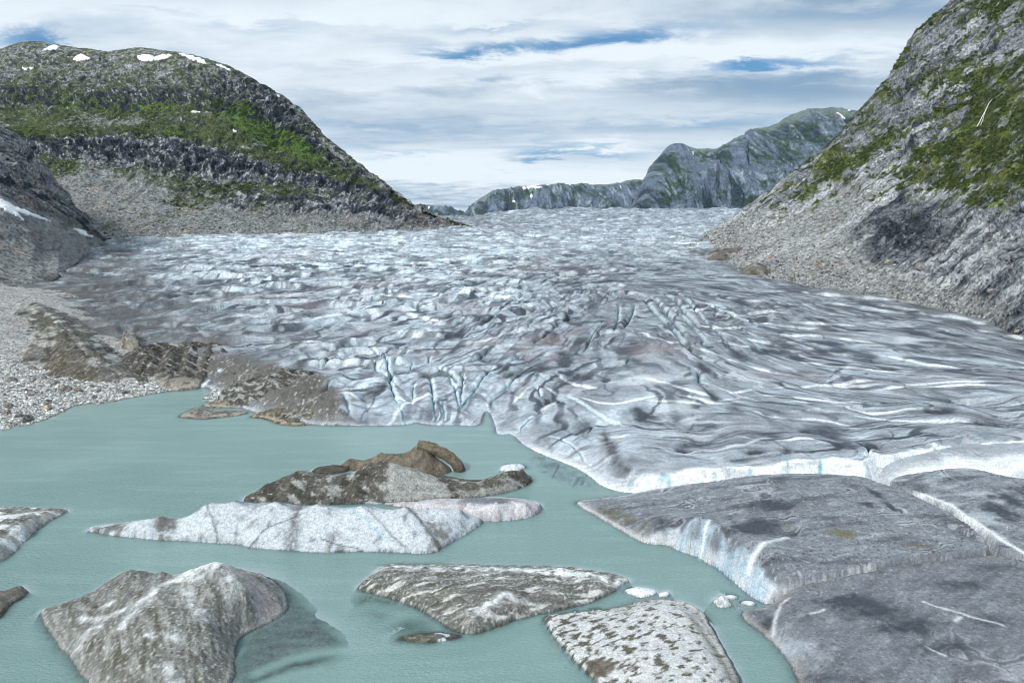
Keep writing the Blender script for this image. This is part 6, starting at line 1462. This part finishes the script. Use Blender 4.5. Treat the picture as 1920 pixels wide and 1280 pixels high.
# ---- distant mountains
def far_mountain(name, crest, foot_v, y0, depth, seed, u0, u1, green=.4, dark=.5, ridge_lines=(), tan=0.0):
    foot = [(u0, foot_v + 25, y0), (u1, foot_v + 25, y0)]
    mid = [(u, v * .5 + foot_v * .5, y0 + depth * .35) for u, v in crest]; cr = [(u, v, y0 + depth) for u, v in crest]
    P, U, T = loft([foot, mid, cr, [(u, v + 12, y0 + depth * 1.8) for u, v in crest]], u0, u1, 1.2, [70, 70, 8])
    N = facing_out(P, grid_normals(P)); _, W = to_pix(P); X, Z = P[..., 0], P[..., 2]
    k = y0 / 1500
    wx = X + 30 * k * fbm(X / (120 * k), Z / (120 * k), seed, 3)
    fl = ridged(wx / (70 * k), Z / (160 * k), seed + 1, 4, .55); cr_ = ridged(wx / (26 * k), Z / (38 * k), seed + 2, 5, .65)
    d = k * (17 * (fl - .6) + 17 * (cr_ - .6)) * (.35 + .65 * sst(2 - T, 0, .25)) + k * 8 * fbm(X / (90 * k), Z / (60 * k), seed + 3, 3) * sst(2.02 - T, 0, .3)
    for pl, w, a in ridge_lines:
        dd, _, _ = seg_dist(U, W, pl); d = d + k * a * np.exp(-(dd / w) ** 2)
    P = P + N * d[..., None]
    N2 = facing_out(P, grid_normals(P))
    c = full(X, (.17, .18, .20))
    n1 = fbm(wx / (60 * k), Z / (60 * k), seed + 4, 5)
    n5 = fbm(wx / (12 * k), Z / (16 * k), seed + 7, 4, .62)
    c = mixc(c, ROCKD * .8, dark * 1.8 * sst(n1 + .9 * (.6 - fl) + .5 * n5, -.12, .25)); c = mixc(c, ROCKP * .8, .75 * sst(fbm(wx / (18 * k), Z / (40 * k), seed + 5, 5, .64), .1, .32))
    g = sst(n1 * .8 + (N2[..., 2] - .5) + green - .35 + .4 * fbm(X / (30 * k), Z / (20 * k), seed + 6, 4), .1, .5)
    c = mixc(c, np.array((.06, .09, .035)), .85 * g * sst(n5, -.3, .15))
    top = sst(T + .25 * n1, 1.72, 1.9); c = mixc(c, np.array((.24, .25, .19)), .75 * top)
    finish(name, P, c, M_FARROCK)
    return P, N2, *to_pix(P)


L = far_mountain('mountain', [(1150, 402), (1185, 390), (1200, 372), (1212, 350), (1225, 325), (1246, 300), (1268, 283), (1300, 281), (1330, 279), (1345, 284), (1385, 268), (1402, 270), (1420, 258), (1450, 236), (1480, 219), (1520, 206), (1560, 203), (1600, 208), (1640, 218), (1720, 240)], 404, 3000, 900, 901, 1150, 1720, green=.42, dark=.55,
    ridge_lines=(([(1268, 290), (1240, 330), (1215, 395)], 26, 22), ([(1420, 268), (1370, 310), (1310, 360), (1285, 395)], 26, 32)))
for pl, lab in (([(1296, 284), (1306, 290), (1304, 296), (1298, 290)], 'snow speck on the twin-topped dark peak'), ([(1560, 206), (1582, 216), (1590, 224), (1580, 225), (1568, 214)], 'snow patch on the summit of the dark peak beside the right slope'), ([(1498, 220), (1503, 222), (1500, 225)], 'tiny snow speck left of the summit of the dark peak'), ([(1585, 206), (1600, 208), (1598, 211), (1586, 209)], 'thin snow cap where the dark peak meets the right slope')):
    snow_patch('snow_patch', L, pl, 5, lab, 'snow patches on the dark peak')
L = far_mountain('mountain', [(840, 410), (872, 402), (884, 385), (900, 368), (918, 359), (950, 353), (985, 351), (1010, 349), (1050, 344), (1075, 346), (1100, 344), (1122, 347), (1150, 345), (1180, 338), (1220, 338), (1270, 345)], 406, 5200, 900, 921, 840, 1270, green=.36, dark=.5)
for pl, lab in (([(974, 352), (990, 350), (1024, 350), (1012, 355), (992, 354), (985, 358)], 'long snow strip on the distant plateau'), ([(994, 362), (1000, 366), (998, 374), (1003, 380), (992, 372)], 'narrow hanging snow gully on the distant mountain'), ([(1060, 345), (1075, 347), (1070, 350)], 'snow notch on the middle of the distant plateau'), ([(1100, 344), (1120, 345), (1118, 348), (1104, 347)], 'thin snow cornice on the distant plateau'), ([(1158, 346), (1168, 352), (1164, 355)], 'snow speck below the last rise of the distant plateau'), ([(958, 376), (970, 378), (968, 381), (960, 380)], 'isolated snow patch half way down the distant mountain')):
    snow_patch('snow_patch', L, pl, 8, lab, 'snow patches on the distant plateau')
L = far_mountain('mountain', [(700, 405), (760, 388), (785, 384), (812, 384), (830, 386), (850, 391), (870, 396), (900, 402), (940, 410)], 415, 6800, 700, 941, 700, 940, green=.3, dark=.5)
for pl, lab in (([(800, 388), (806, 386), (808, 390), (802, 394)], 'short snow patch on the farthest low mountain'), ([(832, 386), (852, 391), (876, 398), (862, 396), (845, 391)], 'snow streak along the skyline of the farthest low mountain')):
    snow_patch('snow_patch', L, pl, 9, lab, 'snow patches on the farthest mountain')


# ------------------------------------------------------------------ boulders
def boulder_mesh(seed):
    import bmesh
    bm = bmesh.new(); bmesh.ops.create_icosphere(bm, subdivisions=3, radius=1)
    r = np.random.default_rng(seed); ax = r.uniform(.6, 1.15, 3); planes = [(Vector(r.normal(size=3)).normalized(), r.uniform(.55, .85)) for _ in range(9)]
    V = np.array([v.co for v in bm.verts])
    n = fbm(V[:, 0] * 1.7 + seed, V[:, 1] * 1.7 + V[:, 2] * 1.3, seed, 3)
    for v, k_ in zip(bm.verts, n):
        co = v.co * (1 + .16 * k_)
        for d, h in planes:           # chipped flat sides
            q = co.dot(d)
            if q > h: co = co - d * (q - h) * .9
        v.co = Vector((co.x * ax[0], co.y * ax[1], co.z * ax[2] * .8))
    me = bpy.data.meshes.new('boulder'); bm.to_mesh(me); bm.free()
    shade = float(r.uniform(.55, 1.25)); tint = np.array((.34, .335, .315)) if seed % 3 else np.array((.40, .34, .27))
    a = me.attributes.new('albedo', 'FLOAT_COLOR', 'POINT'); cc = np.ones((len(me.vertices), 4), np.float32); cc[:, :3] = tint * shade * (1 + .3 * n[:, None]); a.data.foreach_set('color', cc.ravel())
    me.materials.append(M_RUBBLE)
    return me


ROCKS = [boulder_mesh(i) for i in range(1, 9)]


def put_boulder(p, size, label, group):
    o = bpy.data.objects.new('boulder', random.choice(ROCKS)); S.collection.objects.link(o)
    o.location = Vector(p) + Vector((0, 0, size * .18)); o.scale = (size * random.uniform(.8, 1.3), size * random.uniform(.8, 1.2), size * random.uniform(.7, 1.1)); o.rotation_euler = (random.uniform(-.3, .3), random.uniform(-.3, .3), random.uniform(0, 6.28))
    tag(o, label, 'boulder', group)


def scatter():
    lab, n = 'grey boulder lying in the rubble of the left lake shore', 0
    while n < 150:
        u, v = random.uniform(-20, 400), random.uniform(690, 800)
        x, y, _ = on_z(u, v, 2.0); z = MOR(x, y)
        if z < .3 or (u - 60) * .20 + v > 812: continue
        put_boulder((x, y, z), min(.55 * random.paretovariate(2.2), 2.1), lab, 'boulders on the left lake shore'); n += 1
    P, N, Up, Vp = RS
    ok = np.argwhere((Up > 1330) & (Up < 1915) & (Vp > 440) & (Vp < 640))
    lab = 'pale boulder in the scree at the foot of the right slope'
    n = 0
    while n < 110:
        i, j = ok[random.randrange(len(ok))]
        u, v = Up[i, j], Vp[i, j]
        foot_v = np.interp(u, [1330, 1440, 1600, 1800, 1920], [470, 519, 546, 586, 634])
        if v > foot_v - 2 or v < foot_v - 30 - 60 * random.random() ** 2: continue
        put_boulder(P[i, j], min(.9 * random.paretovariate(2.0), 4.0), lab, 'boulders under the right slope'); n += 1


scatter()


# ------------------------------------------------------------------ things nobody could count: bushes, scree, gravel
def pebble_cloud(name, P, N, size, cols, mat, seed, flat=.7):
    """many little faceted stones in one mesh"""
    r = np.random.default_rng(seed); n = len(P)
    base = np.array([(1, 0, 0), (-1, 0, 0), (0, 1, 0), (0, -1, 0), (0, 0, 1), (0, 0, -1)], float); tri = np.array([(0, 2, 4), (2, 1, 4), (1, 3, 4), (3, 0, 4), (2, 0, 5), (1, 2, 5), (3, 1, 5), (0, 3, 5)])
    V = base[None] * (1 + r.uniform(-.35, .35, (n, 6, 3))) + r.uniform(-.25, .25, (n, 6, 3))
    an = r.uniform(0, 6.28, n); ca, sa = np.cos(an)[:, None], np.sin(an)[:, None]
    V = np.stack([V[..., 0] * ca - V[..., 1] * sa, V[..., 0] * sa + V[..., 1] * ca, V[..., 2] * flat], -1) * size[:, None, None] + P[:, None] + N[:, None] * size[:, None, None] * .25
    F = (tri[None] + 6 * np.arange(n)[:, None, None]).reshape(-1, 3)
    return tag(mesh_obj(name, V.reshape(-1, 3), F, np.repeat(cols, 6, 0), mat, smooth=False), kind='stuff')


def leaf_cloud(name, P, N, size, cols, mat, seed, leaves=26):
    """bushes: many leaf-sized faces spread through small domes"""
    r = np.random.default_rng(seed); n = len(P)
    d = r.normal(size=(n, leaves, 3)); d /= np.linalg.norm(d, axis=-1, keepdims=True); d[..., 2] = np.abs(d[..., 2])
    c = P[:, None] + d * (size[:, None, None] * r.uniform(.45, 1.05, (n, leaves, 1))) * np.array((1, 1, .8))
    a = r.normal(size=(n, leaves, 3)); a /= np.linalg.norm(a, axis=-1, keepdims=True); b = np.cross(d, a); b /= np.linalg.norm(b, axis=-1, keepdims=True) + 1e-6
    w = size[:, None, None] * r.uniform(.22, .42, (n, leaves, 1))
    V = np.stack([c - a * w - b * w * .6, c + a * w - b * w * .6, c + a * w + b * w * .6, c - a * w + b * w * .6], 2)
    F = np.arange(n * leaves * 4).reshape(-1, 4)
    cc = np.repeat(cols[:, None], leaves, 1) * r.uniform(.7, 1.3, (n, leaves, 1))
    return tag(mesh_obj(name, V.reshape(-1, 3), F, np.repeat(cc.reshape(-1, 3), 4, 0), mat, smooth=False), kind='stuff')


M_STONE = terrain_mat('loose_stone', [(1.2, .6)], .6, 0, 0, rough=.95, spec=.08)
M_LEAF = terrain_mat('bush_leaf', [(.5, .5)], .5, 0, 0, rough=.8, spec=.15)


def pick(L, w, n, r):
    """n points on a mountain surface, chosen in proportion to w and to how large the surface is there"""
    P, N, Up, Vp = L; w = np.where((Up > -60) & (Up < 1990) & (Vp > -40), w, 0).ravel(); w = w / w.sum()
    i = r.choice(len(w), n, p=w); q = P.reshape(-1, 3)[i] + r.normal(size=(n, 3)) * np.array((.6, .6, .1))
    return q, N.reshape(-1, 3)[i], i


def loose_cover():
    r = np.random.default_rng(5)
    grey = lambda n, lo, hi: (np.array((1.0, 1.02, 1.0)) * r.uniform(lo, hi, (n, 1)) ** 1.0)
    Vp = RS[3]; Up = RS[2]
    q, nn, i = pick(RS, RS_SCREE + .05 * (Vp > 380), 26000, r); d = np.linalg.norm(q, axis=1)
    pebble_cloud('scree', q, nn, .0007 * d * r.pareto(3.0, len(q)).clip(0, 2.6) + .2, grey(len(q), .08, .55), M_STONE, 61)
    dark = sst(RS_GRASS, .55, .9) * np.clip(.35 + fbm(Up / 45, Vp / 30, 951, 3) * 2, 0, 1) * sst(430 - Vp, 0, 90)
    q, nn, i = pick(RS, dark, 6500, r); d = np.linalg.norm(q, axis=1)
    col = np.array((.055, .085, .032)) * r.uniform(.55, 1.5, (len(q), 1)) + np.array((.05, .035, 0)) * (r.uniform(0, 1, (len(q), 1)) < .12)
    leaf_cloud('shrubbery', q, nn, .0011 * d * r.uniform(.5, 1.6, len(q)) + .4, col, M_LEAF, 62)
    L, g, sc = LM
    q, nn, i = pick(L, sc, 16000, r)
    pebble_cloud('scree', q, nn, .8 * r.pareto(3.2, len(q)).clip(0, 3) + .45, grey(len(q), .09, .5), M_STONE, 63)
    dk = sst(g, .5, .9) * np.clip(fbm(L[2] / 60, L[3] / 30, 952, 3) * 2 + .2, 0, 1) * sst(L[3] - 150, 0, 60)
    q, nn, i = pick(L, dk, 5000, r)
    leaf_cloud('shrubbery', q, nn, r.uniform(1.0, 2.8, len(q)), np.array((.045, .075, .02)) * r.uniform(.5, 1.5, (len(q), 1)), M_LEAF, 64, 16)
    # gravel on the lake shore
    Q = []
    while len(Q) < 22000:
        u, v = r.uniform(-30, 420), 690 + 120 * r.uniform(0, 1)
        x, y, _ = on_z(u, v, 2.0); z = MOR(x, y)
        if z > .05: Q.append((x, y, z))
    Q = np.array(Q); pebble_cloud('gravel', Q, Q * 0 + np.array((0, 0, 1.0)), .14 + .22 * r.pareto(3.0, len(Q)).clip(0, 2.5), grey(len(Q), .16, .85), M_STONE, 65)


loose_cover()


# ------------------------------------------------------------------ the air of the valley
def build_haze():
    x0, x1, y0, y1, z0, z1 = -6000, 6000, -700, 11000, -12, 1500
    V = np.array([(x, y, z) for z in (z0, z1) for y in (y0, y1) for x in (x0, x1)], float)
    F = np.array([(0, 2, 3, 1), (4, 5, 7, 6), (0, 1, 5, 4), (2, 6, 7, 3), (0, 4, 6, 2), (1, 3, 7, 5)])
    m = bpy.data.materials.new('valley_air'); m.use_nodes = True; t = m.node_tree; t.nodes.clear()
    o_ = t.nodes.new('ShaderNodeOutputMaterial'); v = t.nodes.new('ShaderNodeVolumePrincipled')
    v.inputs['Density'].default_value = .8e-5; v.inputs['Color'].default_value = (.62, .78, .95, 1); v.inputs['Anisotropy'].default_value = .2
    t.links.new(v.outputs[0], o_.inputs['Volume'])
    tag(mesh_obj('haze', V, F, None, m, smooth=False), kind='stuff')


build_haze()
